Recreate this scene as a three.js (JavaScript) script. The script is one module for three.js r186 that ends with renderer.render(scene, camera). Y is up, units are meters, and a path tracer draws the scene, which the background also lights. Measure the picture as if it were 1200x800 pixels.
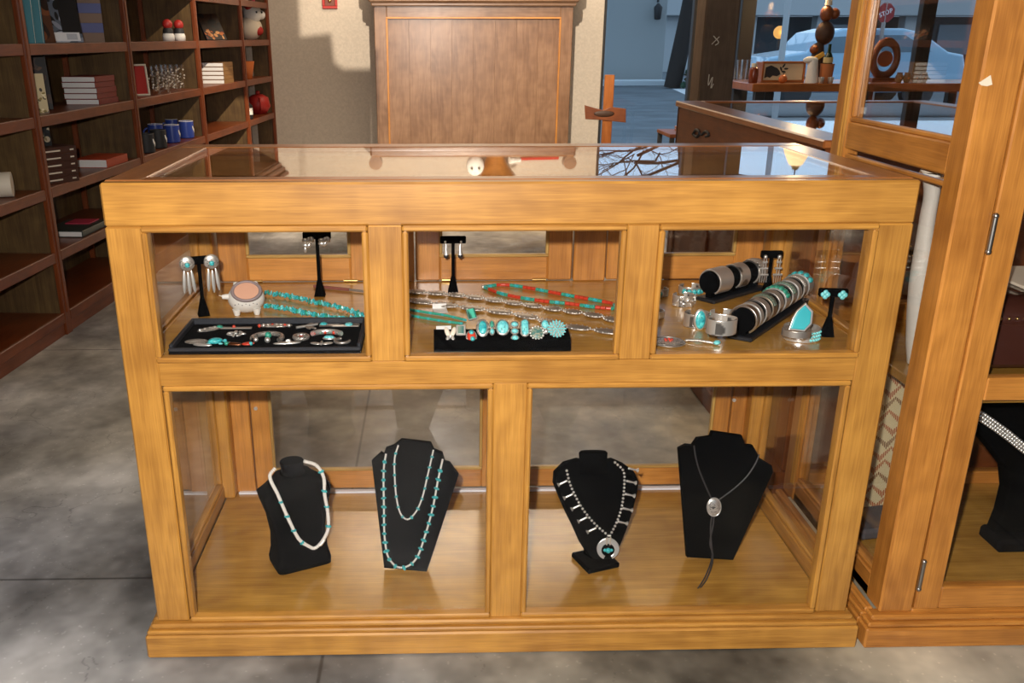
import * as THREE from 'three';
import { mergeGeometries } from 'three/addons/utils/BufferGeometryUtils.js';
import { RectAreaLightUniformsLib } from 'three/addons/lights/RectAreaLightUniformsLib.js';

// ---------------------------------------------------------------- camera, sky, lights, exposure
const scene = new THREE.Scene();
const F = 1080.25, PITCH = 0.3623, YAW = 0.0238, PX = 534.57, PY = 451.2;
const CAM = new THREE.Vector3(-0.146, 1.2603, 1.6946);
const FWD = new THREE.Vector3(Math.sin(YAW) * Math.cos(PITCH), -Math.sin(PITCH), -Math.cos(YAW) * Math.cos(PITCH));
const camera = new THREE.PerspectiveCamera(2 * Math.atan(400 / F) * 180 / Math.PI, 1.5, 0.05, 300);
camera.position.copy(CAM);
camera.lookAt(CAM.clone().add(FWD));
camera.setViewOffset(1200, 800, 600 - PX, 400 - PY, 1200, 800);
camera.updateProjectionMatrix();
const renderer = new THREE.WebGLRenderer({ antialias: true });
renderer.toneMapping = THREE.LinearToneMapping;
renderer.toneMappingExposure = 1.0;
renderer.shadowMap.enabled = true;
RectAreaLightUniformsLib.init();
scene.background = new THREE.Color().setRGB(0.66, 0.96, 1.30);          // even dusk overcast
const flash = new THREE.SpotLight(new THREE.Color().setRGB(1, 0.94, 0.86), 17.8, 0, 0.95, 0.5, 2);
flash.position.set(-0.22, 1.36, 1.72); flash.target.position.set(0.1, 0.6, -0.3);
flash.castShadow = true; flash.shadow.radius = 0.9; flash.shadow.mapSize.set(2048, 2048);
scene.add(flash, flash.target);
// ceiling panels with a warm glow: two over the shop floor, one washing the back wall
const PANELS = [[-0.4, 0.6, 1.2, 0.5, 4.5], [1.4, -3.6, 1.0, 0.5, 5], [0.1, -5.3, 2.2, 0.4, 17]];
const CEIL = 3.0;
// warm ceiling spot that washes the back wall from the right
const WASH = [0.1, 2.86, -2.0];
const wash = new THREE.SpotLight(new THREE.Color().setRGB(1, 0.86, 0.68), 84, 0, 0.62, 0.6, 2);
wash.position.set(...WASH); wash.target.position.set(-0.3, 1.0, -6.55); wash.castShadow = true; wash.shadow.radius = 1.5; wash.shadow.mapSize.set(2048, 2048);
scene.add(wash, wash.target);

// ---------------------------------------------------------------- helpers
let seed = 7;
function rnd() { seed = (seed * 1664525 + 1013904223) % 4294967296; return seed / 4294967296; }
const rr = (a, b) => a + (b - a) * rnd();
const V = (x, y, z) => new THREE.Vector3(x, y, z);
const lin = (r, g, b) => new THREE.Color().setRGB(r, g, b);
const RIGHT = new THREE.Vector3(Math.cos(YAW), 0, Math.sin(YAW)), UPV = new THREE.Vector3().crossVectors(RIGHT, FWD);
const ray = (u, v) => FWD.clone().addScaledVector(RIGHT, (u - PX) / F).addScaledVector(UPV, -(v - PY) / F);
function hit(u, v, n, p0) { const d = ray(u, v); return CAM.clone().addScaledVector(d, p0.clone().sub(CAM).dot(n) / d.dot(n)); }
const hitX = (u, v, x) => hit(u, v, V(1, 0, 0), V(x, 0, 0));
const hitY = (u, v, y) => hit(u, v, V(0, 1, 0), V(0, y, 0));
const hitZ = (u, v, z) => hit(u, v, V(0, 0, 1), V(0, 0, z));
const used = new Map();
function numbered(n) { const k = used.get(n) ?? 0; used.set(n, k + 1); return k ? n + '_' + String(k).padStart(3, '0') : n; }
function tag(o, label, category, group) { o.userData.label = label; o.userData.category = category; if (group) o.userData.group = group; return o; }
function thing(name, label, category, pos, turn = 0, group) {
  const o = new THREE.Group(); o.name = numbered(name); if (pos) o.position.copy(pos); o.rotation.y = turn; scene.add(o);
  return tag(o, label, category, group);
}
function part(name, geo, m, parent, label) {
  const o = new THREE.Mesh(geo, m); o.castShadow = o.receiveShadow = true;
  o.name = parent ? name : numbered(name); (parent ?? scene).add(o);
  if (label) o.userData.label = label;
  return o;
}
function struct(name, geo, m, label) { const o = part(name, geo, m); o.userData.kind = 'structure'; if (label) o.userData.label = label; return o; }
const merge = (list) => mergeGeometries(list.map((g) => g.index ? g.toNonIndexed() : g));
const moved = (g, x, y, z, rx = 0, ry = 0, rz = 0, s) => { if (s) g.scale(...(Array.isArray(s) ? s : [s, s, s])); if (rx) g.rotateX(rx); if (rz) g.rotateZ(rz); if (ry) g.rotateY(ry); return g.translate(x, y, z); };
const cyl = (r0, r1, h, n = 20) => new THREE.CylinderGeometry(r1, r0, h, n);
const ball = (r, a = 14, b = 10) => new THREE.SphereGeometry(r, a, b);
const lathe = (pts, n = 24) => new THREE.LatheGeometry(pts.map((p) => new THREE.Vector2(p[0], p[1])), n);
const tube = (pts, r, seg = 40, n = 7) => new THREE.TubeGeometry(new THREE.CatmullRomCurve3(pts), seg, r, n);
// chamfered board; u of its texture runs along the grain axis, in metres
const UL = 1.2, VL = 0.3;
function board(x0, x1, y0, y1, z0, z1, ch = 0.003, g) {
  const c = [(x0 + x1) / 2, (y0 + y1) / 2, (z0 + z1) / 2], h = [(x1 - x0) / 2, (y1 - y0) / 2, (z1 - z0) / 2];
  ch = Math.min(ch, Math.min(...h) * 0.6);
  if (g === undefined) g = h.indexOf(Math.max(...h));
  const ou = rnd(), ov = rnd(), pos = [], uv = [];
  const pt = (s, a) => { const p = [0, 0, 0]; for (let i = 0; i < 3; i++) p[i] = s[i] * (i === a ? h[i] : h[i] - ch); return p; };
  const put = (ps, want, a) => {
    const e1 = ps[1].map((v, i) => v - ps[0][i]), e2 = ps[2].map((v, i) => v - ps[0][i]);
    const n = [e1[1] * e2[2] - e1[2] * e2[1], e1[2] * e2[0] - e1[0] * e2[2], e1[0] * e2[1] - e1[1] * e2[0]];
    if (n[0] * want[0] + n[1] * want[1] + n[2] * want[2] < 0) ps = ps.slice().reverse();
    const order = ps.length === 4 ? [0, 1, 2, 0, 2, 3] : [0, 1, 2];
    const o = [0, 1, 2].filter((i) => i !== a);
    const ua = g === a ? o[0] : g, va = o.find((i) => i !== ua) ?? o[1];
    for (const i of order) { const p = ps[i]; pos.push(p[0] + c[0], p[1] + c[1], p[2] + c[2]); uv.push((g === a ? p[ua] * 0.25 : p[ua]) / UL + ou, p[va] / VL + ov + a * 0.17); }
  };
  for (let a = 0; a < 3; a++) for (const sg of [-1, 1]) {
    const [b, d] = [0, 1, 2].filter((i) => i !== a), q = [];
    for (const [p, r] of [[-1, -1], [1, -1], [1, 1], [-1, 1]]) { const s = [0, 0, 0]; s[a] = sg; s[b] = p; s[d] = r; q.push(pt(s, a)); }
    const w = [0, 0, 0]; w[a] = sg; put(q, w, a);
  }
  for (let e = 0; e < 3; e++) { const [a, b] = [0, 1, 2].filter((i) => i !== e);
    for (const sa of [-1, 1]) for (const sb of [-1, 1]) {
      const s0 = [0, 0, 0], s1 = [0, 0, 0]; s0[a] = s1[a] = sa; s0[b] = s1[b] = sb; s0[e] = -1; s1[e] = 1;
      const w = [0, 0, 0]; w[a] = sa; w[b] = sb; put([pt(s0, a), pt(s1, a), pt(s1, b), pt(s0, b)], w, a);
    } }
  for (const sx of [-1, 1]) for (const sy of [-1, 1]) for (const sz of [-1, 1]) { const s = [sx, sy, sz]; put([pt(s, 0), pt(s, 1), pt(s, 2)], s, 0); }
  const geo = new THREE.BufferGeometry();
  geo.setAttribute('position', new THREE.Float32BufferAttribute(pos, 3)); geo.setAttribute('uv', new THREE.Float32BufferAttribute(uv, 2));
  geo.computeVertexNormals(); return geo;
}
const box = (w, h, d, ch = 0.002) => board(-w / 2, w / 2, 0, h, -d / 2, d / 2, ch);
// flat outline given by 3D corners on a plane, made thick along its normal
function slab(points, normal, thick, bevel = 0.004) {
  const c = points.reduce((a, p) => a.add(p), V(0, 0, 0)).multiplyScalar(1 / points.length), n = normal.clone().normalize();
  const ex = V(0, 1, 0).cross(n); if (ex.lengthSq() < 0.01) ex.set(1, 0, 0); ex.normalize(); const ey = n.clone().cross(ex);
  const sh = new THREE.Shape(points.map((p) => { const d = p.clone().sub(c); return new THREE.Vector2(d.dot(ex), d.dot(ey)); }));
  const g = new THREE.ExtrudeGeometry(sh, { depth: thick, bevelEnabled: bevel > 0, bevelSize: bevel, bevelThickness: bevel, bevelSegments: 3, curveSegments: 8 });
  g.translate(0, 0, -thick - bevel);
  g.applyMatrix4(new THREE.Matrix4().makeBasis(ex, ey, n).setPosition(c)); return g;
}
// ---------------------------------------------------------------- textures
function noise2(w, h, px, py, octaves, gain, sd) {      // tiling value noise, px x py cells at the first octave
  const out = new Float32Array(w * h); let amp = 1, tot = 0;
  for (let o = 0; o < octaves; o++) {
    const gx = px << o, gy = py << o, t = new Float32Array(gx * gy); let s = sd * 97 + o * 131 + 1;
    for (let i = 0; i < t.length; i++) { s = (s * 1664525 + 1013904223) % 4294967296; t[i] = s / 4294967296; }
    for (let y = 0; y < h; y++) { const fy = y / h * gy, y0 = fy | 0, ay = fy - y0, sy = ay * ay * (3 - 2 * ay), r0 = (y0 % gy) * gx, r1 = ((y0 + 1) % gy) * gx;
      for (let x = 0; x < w; x++) { const fx = x / w * gx, x0 = fx | 0, ax = fx - x0, sx = ax * ax * (3 - 2 * ax), a = x0 % gx, b = (x0 + 1) % gx;
        out[y * w + x] += amp * ((t[r0 + a] * (1 - sx) + t[r0 + b] * sx) * (1 - sy) + (t[r1 + a] * (1 - sx) + t[r1 + b] * sx) * sy); } }
    tot += amp; amp *= gain;
  }
  for (let i = 0; i < out.length; i++) out[i] /= tot;
  return out;
}
function dataTex(w, h, fn, srgb = true) {
  const d = new Uint8Array(w * h * 4);
  for (let i = 0; i < w * h; i++) { const c = fn(i, i % w, (i / w) | 0); d[i * 4] = Math.max(0, Math.min(255, c[0])); d[i * 4 + 1] = Math.max(0, Math.min(255, c[1])); d[i * 4 + 2] = Math.max(0, Math.min(255, c[2])); d[i * 4 + 3] = 255; }
  const t = new THREE.DataTexture(d, w, h); t.wrapS = t.wrapT = THREE.RepeatWrapping; t.magFilter = THREE.LinearFilter; t.minFilter = THREE.LinearMipmapLinearFilter; t.generateMipmaps = true;
  if (srgb) t.colorSpace = THREE.SRGBColorSpace; t.needsUpdate = true; return t;
}
function woodTex(sd, contrast) {
  const w = 1024, h = 512;
  const warp = noise2(w, h, 3, 2, 3, 0.5, sd), streak = noise2(w, h, 3, 24, 4, 0.6, sd + 1), fine = noise2(w, h, 24, 160, 2, 0.6, sd + 2), blot = noise2(w, h, 7, 3, 3, 0.55, sd + 3), curl = noise2(w, h, 40, 4, 2, 0.5, sd + 4);
  return dataTex(w, h, (i, x, y) => {
    const ring = 0.5 + 0.5 * Math.sin(2 * Math.PI * (y / h * 5 + warp[i] * 5.5));
    let k = (streak[i] - 0.5) * 0.3 + (fine[i] - 0.5) * 0.28 + (blot[i] - 0.5) * 0.42 + (ring - 0.5) * 0.1 + (curl[i] - 0.5) * 0.16;
    k *= contrast; const b = 0.86 + k * 0.5;
    return [255 * b * 1.02, 255 * (b * 0.99 + k * 0.10), 255 * (b * 0.94 + k * 0.18)];
  });
}
const wt1 = woodTex(11, 1.0), wt2 = woodTex(37, 1.5);
const wood = (c, map = wt1, rough = 0.36, coat = 0.35) => new THREE.MeshPhysicalMaterial({ color: c, map, roughness: rough, clearcoat: coat, clearcoatRoughness: 0.22 });
const std = (c, rough = 0.6, metal = 0, extra = {}) => new THREE.MeshPhysicalMaterial({ color: c, roughness: rough, metalness: metal, ...extra });
const M = {
  honey: wood(lin(0.565, 0.275, 0.055)), deck: wood(lin(0.58, 0.31, 0.062), wt1, 0.2, 0.5), inner: wood(lin(0.62, 0.27, 0.06)), topframe: wood(lin(0.40, 0.15, 0.045), wt1, 0.3, 0.5),
  amber: wood(lin(0.62, 0.26, 0.052)), shelf: wood(lin(0.20, 0.045, 0.009), wt1, 0.4, 0.2), ply: wood(lin(0.13, 0.075, 0.024), wt2, 0.6, 0),
  rear: wood(lin(0.22, 0.058, 0.011), wt1, 0.5, 0.08), armoire: wood(lin(0.29, 0.165, 0.098), wt1, 0.3, 0.4), post: wood(lin(0.10, 0.065, 0.042), wt1, 0.7, 0),
  table: wood(lin(0.42, 0.14, 0.035), wt1, 0.3, 0.3), darkwood: wood(lin(0.06, 0.025, 0.012), wt1, 0.6, 0),
  glass: new THREE.MeshPhysicalMaterial({ color: 0xffffff, transmission: 1, thickness: 0, roughness: 0, ior: 1.5 }),
  clear: new THREE.MeshPhysicalMaterial({ color: 0xffffff, transmission: 1, thickness: 0, roughness: 0, ior: 1.26 }),   // low-glare display glass
  brass: std(lin(0.62, 0.42, 0.16), 0.3, 1), steel: std(lin(0.35, 0.33, 0.31), 0.35, 1), silver: std(lin(0.80, 0.78, 0.74), 0.3, 0.78), oldsilver: std(lin(0.46, 0.42, 0.38), 0.4, 0.8),
  black: std(lin(0.002, 0.002, 0.0022), 1, 0, { specularIntensity: 0.12 }), velvet2: std(lin(0.004, 0.004, 0.005), 1, 0, { specularIntensity: 0.2 }), blackplastic: std(lin(0.012, 0.013, 0.016), 0.4),
  white: std(lin(0.78, 0.76, 0.72), 0.6), cream: std(lin(0.70, 0.62, 0.50), 0.6), paper: std(lin(0.72, 0.70, 0.68), 0.8), bead: std(lin(0.86, 0.82, 0.76), 0.5),
  red: std(lin(0.42, 0.022, 0.018), 0.5), orange: std(lin(0.55, 0.14, 0.03), 0.5), coral: std(lin(0.52, 0.045, 0.02), 0.35), blue: std(lin(0.035, 0.07, 0.34), 0.3), terracotta: std(lin(0.50, 0.16, 0.05), 0.8),
  dark: std(lin(0.02, 0.02, 0.022), 0.6), leather: std(lin(0.055, 0.014, 0.008), 0.45),
};
function mottled(a, b, rough, cells = 10, sd = 5, thr = 0.55) {      // stone: two tones in patches with dark veins
  const n = noise2(128, 128, cells, cells, 3, 0.55, sd), v = noise2(128, 128, cells, cells, 3, 0.5, sd + 9);
  const t = dataTex(128, 128, (i) => { const k = Math.min(1, Math.max(0, (n[i] - 0.35) / 0.3)), d = Math.abs(v[i] - 0.5) < 0.018 ? 0.45 : 1; return [0, 1, 2].map((j) => (a[j] * k + b[j] * (1 - k)) * d); });
  return new THREE.MeshPhysicalMaterial({ map: t, roughness: rough, clearcoat: 0.2 });
}
M.turq = mottled([88, 206, 206], [40, 158, 168], 0.35, 8, 3);
M.turqGreen = mottled([70, 178, 150], [48, 140, 120], 0.4, 8, 5);
M.turqPale = mottled([140, 222, 220], [86, 186, 196], 0.35, 8, 8);
M.stonemix = mottled([150, 150, 130], [60, 110, 105], 0.4, 14, 12);
{ // engraved silver: dark stamped pattern in bright metal
  const a = noise2(256, 256, 28, 28, 2, 0.5, 21);
  const t = dataTex(256, 256, (i, x, y) => { const s = Math.sin(x / 256 * Math.PI * 28) * Math.sin(y / 256 * Math.PI * 28), k = s > 0.55 || a[i] > 0.66 ? 110 : 222; return [k, k * 0.97, k * 0.93]; });
  M.engraved = new THREE.MeshPhysicalMaterial({ map: t, metalness: 0.78, roughness: 0.32, bumpMap: t, bumpScale: 0.0006 });
}
// ---------------------------------------------------------------- room shell
const ZW = -6.55, WIN_X0 = 1.285, BK_TURN = Math.atan2(1, 0.07);
{
  const w = 1024, a = noise2(w, w, 5, 5, 6, 0.6, 51), b = noise2(w, w, 12, 3, 5, 0.6, 53), c = noise2(w, w, 60, 60, 3, 0.6, 55), d = noise2(w, w, 3, 3, 4, 0.5, 57), cr = noise2(w, w, 4, 5, 5, 0.55, 59);
  const t = dataTex(w, w, (i, x, y) => {
    let k = 0.87 + (a[i] - 0.5) * 1.4 + (b[i] - 0.5) * 0.6 + (c[i] - 0.5) * 0.28;
    if (Math.abs(cr[i] - 0.5) < 0.0006) k *= 0.85;
    if (c[(i * 7) % (w * w)] > 0.8) k *= 1.15;
    if (x % 512 < 2 || y % 512 < 2) k *= 0.66;
    const br = (d[i] - 0.5) * 0.34 + 0.02;
    return [176 * k * (1 + br * 0.4), 175 * k, 174 * k * (1 - br)];
  });
  t.repeat.set(1 / 3.6, 1 / 3.6);
  const rough = dataTex(512, 512, (() => { const n = noise2(512, 512, 8, 8, 5, 0.6, 61); return (i) => { const v = 70 + n[i] * 150; return [v, v, v]; }; })(), false); rough.repeat.set(1 / 3.6, 1 / 3.6);
  const m = new THREE.MeshPhysicalMaterial({ map: t, roughnessMap: rough, roughness: 0.85 });
  const g = new THREE.BoxGeometry(9, 0.12, 13.2); g.translate(1.2, -0.06, -0.9);
  const p = g.attributes.position, uv = g.attributes.uv; for (let i = 0; i < p.count; i++) uv.setXY(i, p.getX(i) + 0.4, p.getZ(i) + 0.3);
  const f = struct('floor', g, m, 'mottled brown-grey polished concrete floor');
}
{
  const n = noise2(256, 256, 40, 40, 3, 0.6, 71), t = dataTex(256, 256, (i) => { const v = 236 + (n[i] - 0.5) * 26; return [v, v, v]; });
  t.repeat.set(2.4, 0.6); const plaster = (c) => new THREE.MeshPhysicalMaterial({ color: c, map: t, roughness: 0.9, bumpMap: t, bumpScale: 0.0015 });
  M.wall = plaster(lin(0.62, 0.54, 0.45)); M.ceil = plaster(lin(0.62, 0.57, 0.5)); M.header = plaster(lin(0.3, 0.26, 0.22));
  const wallBox = (x0, x1, y0, y1, z0, z1) => board(x0, x1, y0, y1, z0, z1, 0.004);
  struct('wall_back', wallBox(-2.6, WIN_X0, 0, CEIL, ZW - 0.16, ZW), M.wall, 'cream plaster wall behind the wooden cabinet');
  struct('wall_back_header', wallBox(WIN_X0, 5.5, 2.85, CEIL, ZW - 0.16, ZW), M.header);
  struct('wall_back_sill', wallBox(WIN_X0, 5.5, 0, 0.12, ZW - 0.16, ZW), M.header);
  struct('wall_right', wallBox(5.5, 5.66, 0, CEIL, -6.71, 5.0), M.wall);
  struct('ceiling', wallBox(-3.2, 5.66, CEIL, CEIL + 0.1, -6.71, 5.1), M.ceil);
  // wall behind the camera with a wide shop window
  struct('wall_front', merge([wallBox(-3.2, -1.6, 0, CEIL, 4.9, 5.06), wallBox(3.2, 5.66, 0, CEIL, 4.9, 5.06), wallBox(-1.6, 3.2, 2.75, CEIL, 4.9, 5.06), wallBox(-1.6, 3.2, 0, 1.2, 4.9, 5.06)]), M.wall);
  const lw = struct('wall_left', wallBox(-7.2, 5.2, 0, CEIL, -0.52, -0.37), M.wall);
  lw.position.set(-1.843, 0, -1.711); lw.rotation.y = BK_TURN;
}
// shop window: dark frame, glass panes
{
  const fm = std(lin(0.012, 0.009, 0.008), 0.6), xs = [WIN_X0 + 0.012, hitZ(820, 30, ZW).x, hitZ(877, 30, ZW).x, hitZ(1040, 30, ZW).x + 0.35, 5.44];
  const wd = thing('window_1', 'tall shop window with dark frame looking out to the street', 'window'); wd.userData.kind = 'structure'; delete wd.userData.category;
  const widths = [0.012, 0.05, 0.06, 0.06, 0.05];
  xs.forEach((x, i) => part('mullion', board(x - widths[i], x + widths[i], 0.12, 2.85, ZW - 0.1, ZW - 0.02), fm, wd));
  part('rail', board(WIN_X0, 5.5, 0.12, 0.18, ZW - 0.09, ZW - 0.03), fm, wd); part('rail', board(WIN_X0, 5.5, 2.78, 2.85, ZW - 0.09, ZW - 0.03), fm, wd);
  for (let i = 0; i < xs.length - 1; i++) part('pane', new THREE.BoxGeometry(xs[i + 1] - xs[i], 2.62, 0.006).translate((xs[i] + xs[i + 1]) / 2, 1.49, ZW - 0.06), M.glass, wd);
  const w2 = thing('window_2', 'wide shop window behind the photographer', 'window'); w2.userData.kind = 'structure'; delete w2.userData.category;
  for (const x of [-1.57, 0, 1.6, 3.17]) part('mullion', board(x - 0.03, x + 0.03, 1.2, 2.75, 4.92, 5.0), fm, w2);
  for (const x of [-0.785, 0.8, 2.385]) part('pane', new THREE.BoxGeometry(1.52, 1.55, 0.006).translate(x, 1.975, 4.96), M.glass, w2);
}
// ceiling light panels
for (const [x, z, w, d, k] of PANELS) {
  const t = thing('ceiling_light', 'warm rectangular ceiling light panel', 'ceiling light', V(x, CEIL, z), 0, 'ceiling light panels');
  part('frame', merge([board(-w / 2 - 0.03, w / 2 + 0.03, -0.04, 0, -d / 2 - 0.03, -d / 2), board(-w / 2 - 0.03, w / 2 + 0.03, -0.04, 0, d / 2, d / 2 + 0.03), board(-w / 2 - 0.03, -w / 2, -0.04, 0, -d / 2, d / 2), board(w / 2, w / 2 + 0.03, -0.04, 0, -d / 2, d / 2)]), M.white, t);
  part('diffuser', new THREE.BoxGeometry(w, 0.012, d).translate(0, -0.02, 0), new THREE.MeshStandardMaterial({ color: 0xffffff, emissive: lin(1, 0.8, 0.58), emissiveIntensity: 1.2, roughness: 0.8 }), t);
  const l = new THREE.RectAreaLight(lin(1, 0.8, 0.58), k, w, d); l.position.set(x, CEIL - 0.05, z); l.lookAt(x, 0, z); scene.add(l);
}
{ // ceiling spot lamp and the stepped sign whose shadow falls on the back wall
  const t = thing('spot_lamp', 'black ceiling spot lamp aimed at the back wall', 'lamp', V(WASH[0], CEIL, WASH[2]));
  part('mount', moved(cyl(0.05, 0.05, 0.03, 20), 0, -0.015, 0.06), M.blackplastic, t); part('arm', tube([V(0, -0.02, 0.06), V(0, -0.08, 0.09)], 0.01, 4, 8), M.blackplastic, t);
  const a = V(-0.4, -1.86, -4.55).normalize(), q = new THREE.Quaternion().setFromUnitVectors(V(0, -1, 0), a), c = V(0, -0.14, 0);
  const hd = part('lamp_head', lathe([[0, 0.14], [0.03, 0.13], [0.045, 0.05], [0.05, 0.02], [0.046, 0.02], [0.04, 0.05], [0, 0.06]], 24), M.blackplastic, t); hd.quaternion.copy(q); hd.position.copy(c);
  const lens = part('lens', moved(cyl(0.04, 0.04, 0.004, 24), 0, 0.04, 0), new THREE.MeshStandardMaterial({ color: 0xffffff, emissive: lin(1, 0.86, 0.68), emissiveIntensity: 3 }), t); lens.quaternion.copy(q); lens.position.copy(c);
  const L = V(...WASH), zs = -4.2, P = [[314, -14], [347, -14], [350, 46], [386, 42], [390, 76], [401, 84], [436, 84], [436, 175], [314, 175]].map((p) => hitZ(...p, ZW)).map((p) => p.lerp(L, (zs - ZW) / (L.z - ZW)));
  for (const i of [0, 8]) P[i].x -= 0.5;
  const sg = thing('hanging_sign', 'plain stepped wooden sign board hanging from the ceiling', 'sign'); part('board', slab(P, V(0, 0, 1), 0.02, 0.002), M.rear, sg);
  for (const i of [0, 1]) part('chain', moved(cyl(0.004, 0.004, CEIL - P[i].y, 8), P[i].x + (i ? -0.02 : 0.02), (CEIL + P[i].y) / 2, zs - 0.012), M.steel, sg);
}
// hand-held flash on its stand, beside the camera
{
  const t = thing('flash_stand', 'black camera flash on a thin light stand', 'camera flash', V(-0.22, 0, 1.83));
  part('pole', moved(cyl(0.012, 0.009, 1.28, 12), 0, 0.66, 0), M.blackplastic, t);
  for (let i = 0; i < 3; i++) part('leg', tube([V(0, 0.22, 0), V(Math.cos(i * 2.09) * 0.2, 0.012, Math.sin(i * 2.09) * 0.2 + 0.0)], 0.008, 4, 6), M.blackplastic, t);
  part('flash_head', moved(box(0.075, 0.055, 0.09, 0.008), 0, 1.33, -0.02), M.blackplastic, t);
  part('flash_window', board(-0.03, 0.03, 1.34, 1.376, -0.068, -0.064, 0.001), new THREE.MeshStandardMaterial({ color: 0xffffff, emissive: lin(1, 0.96, 0.9), emissiveIntensity: 2 }), t);
}
// ---------------------------------------------------------------- main display case
const W2 = 0.75, H = 1.012, D = 0.628, UD = 0.674, LD = 0.079;
function ring(x0, x1, y0, y1, z0, z1, w) {   // four mitre-like strips round an opening
  return merge([board(x0, x1, y1 - w, y1, z0, z1, 0.003), board(x0, x1, y0, y0 + w, z0, z1, 0.003), board(x0, x0 + w, y0 + w, y1 - w, z0, z1, 0.003), board(x1 - w, x1, y0 + w, y1 - w, z0, z1, 0.003)]);
}
function ringX(z0, z1, y0, y1, x0, x1, w) {
  return merge([board(x0, x1, y1 - w, y1, z0, z1, 0.003), board(x0, x1, y0, y0 + w, z0, z1, 0.003), board(x0, x1, y0 + w, y1 - w, z0, z0 + w, 0.003), board(x0, x1, y0 + w, y1 - w, z1 - w, z1, 0.003)]);
}
const pane = (x0, x1, y0, y1, z) => new THREE.BoxGeometry(x1 - x0, y1 - y0, 0.004).translate((x0 + x1) / 2, (y0 + y1) / 2, z);
const paneX = (z0, z1, y0, y1, x) => new THREE.BoxGeometry(0.004, y1 - y0, z1 - z0).translate(x, (y0 + y1) / 2, (z0 + z1) / 2);
const mc = thing('display_case', 'low honey-coloured wooden jewellery case with glass top and two tiers of front panes', 'display case');
{
  const h = M.honey, P = (n, g, m = h, p = mc) => part(n, g, m, p);
  const XU = [[-0.685, -0.2695], [-0.2058, 0.2126], [0.2729, 0.685]], YU = [0.668, 0.933], XL = [[-0.679, -0.032], [0.0344, 0.679]], YL = [0.0774, 0.6206];
  // plinth
  P('plinth_board', board(-0.774, 0.774, 0, 0.056, -0.012, 0.024, 0.004));
  P('plinth_moulding', merge([board(-0.77, 0.77, 0.056, 0.066, -0.012, 0.02, 0.004), board(-0.762, 0.762, 0.066, 0.078, -0.012, 0.012, 0.004)]));
  for (const s of [-1, 1]) {
    const x = (a, b) => s < 0 ? [-b, -a] : [a, b];
    P('plinth_board', board(...x(0.745, 0.774), 0, 0.056, -D, -0.012, 0.004));
    P('plinth_moulding', merge([board(...x(0.748, 0.77), 0.056, 0.066, -D, -0.012, 0.004), board(...x(0.748, 0.762), 0.066, 0.078, -D, -0.012, 0.004)]));
  }
  // front frame
  P('corner_post', board(-W2, -0.682, 0.079, 0.9325, -0.055, 0, 0.003)); P('corner_post', board(0.682, W2, 0.079, 0.9325, -0.055, 0, 0.003));
  P('top_rail', board(-W2, W2, 0.9325, H, -0.03, 0, 0.004)); for (const s of [-1, 1]) P('corner_block', s < 0 ? board(-W2, -0.69, 0.9325, 0.993, -0.055, -0.03, 0.001) : board(0.69, W2, 0.9325, 0.993, -0.055, -0.03, 0.001)); P('middle_rail', board(-0.682, 0.682, 0.6206, 0.668, -0.03, -0.0003, 0.001)); 
  P('bottom_rail', board(-0.682, 0.682, 0.056, 0.0774, -0.03, -0.0005, 0.002));
  P('mullion', board(-0.2695, -0.2058, 0.668, 0.933, -0.03, -0.0004, 0.002)); P('mullion', board(0.2126, 0.2729, 0.668, 0.933, -0.03, -0.0004, 0.002)); P('mullion', board(-0.032, 0.0344, 0.0774, 0.6206, -0.03, -0.0004, 0.002));
  for (const [a, b] of XU) { P('bead_moulding', ring(a, b, ...YU, -0.022, 0.0035, 0.011)); P('pane', pane(a + 0.004, b - 0.004, YU[0] + 0.004, YU[1] - 0.004, -0.014), M.clear); }
  for (const [a, b] of XL) { P('bead_moulding', ring(a, b, ...YL, -0.022, 0.0035, 0.011)); P('pane', pane(a + 0.004, b - 0.004, YL[0] + 0.004, YL[1] - 0.004, -0.014), M.clear); }
  // sides
  for (const s of [-1, 1]) {
    const x = (a, b) => s < 0 ? [-b, -a] : [a, b];
    P('corner_post', board(...x(0.695, W2), 0.079, H, -D, -D + 0.065, 0.004));
    P('side_rail', board(...x(0.722, W2), 0.94, H, -D + 0.065, -0.055, 0.003)); P('side_rail', board(...x(0.722, W2), 0.625, 0.672, -D + 0.065, -0.055, 0.002)); P('side_rail', board(...x(0.722, W2), 0.079, 0.115, -D + 0.065, -0.055, 0.002));
    for (const [y0, y1] of [[0.672, 0.94], [0.115, 0.625]]) {
      P('bead_moulding', ringX(-D + 0.065, -0.055, y0, y1, ...x(0.725, 0.745), 0.011));
      P('pane', paneX(-D + 0.07, -0.06, y0 + 0.004, y1 - 0.004, s * 0.735), M.glass);
    }
  }
  // top frame and glass
  P('top_frame_board', board(-W2, W2, 0.993, H + 0.001, -0.069, -0.0305, 0.002), M.topframe); P('top_frame_board', board(-W2, W2, 0.993, H + 0.001, -D, -D + 0.066, 0.004), M.topframe);
  for (const s of [-1, 1]) P('top_frame_board', s < 0 ? board(-W2, -0.681, 0.9935, H + 0.0012, -D + 0.066, -0.0305, 0.004) : board(0.681, W2, 0.9935, H + 0.0012, -D + 0.066, -0.0305, 0.004), M.topframe);
  P('top_pane', new THREE.BoxGeometry(1.364, 0.006, 0.494).translate(0, H - 0.003, -0.3155), M.glass);
  // decks
  P('upper_deck', board(-0.72, 0.72, 0.652, UD, -0.602, -0.031, 0.001, 0), M.deck); P('lower_deck', board(-0.72, 0.72, 0.057, LD, -0.602, -0.031, 0.001, 0), M.deck);
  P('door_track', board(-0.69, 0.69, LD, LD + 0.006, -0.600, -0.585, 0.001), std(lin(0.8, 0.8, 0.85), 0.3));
  // back: posts, doors with glass
  const zb0 = -D, zb1 = -0.6;
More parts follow.
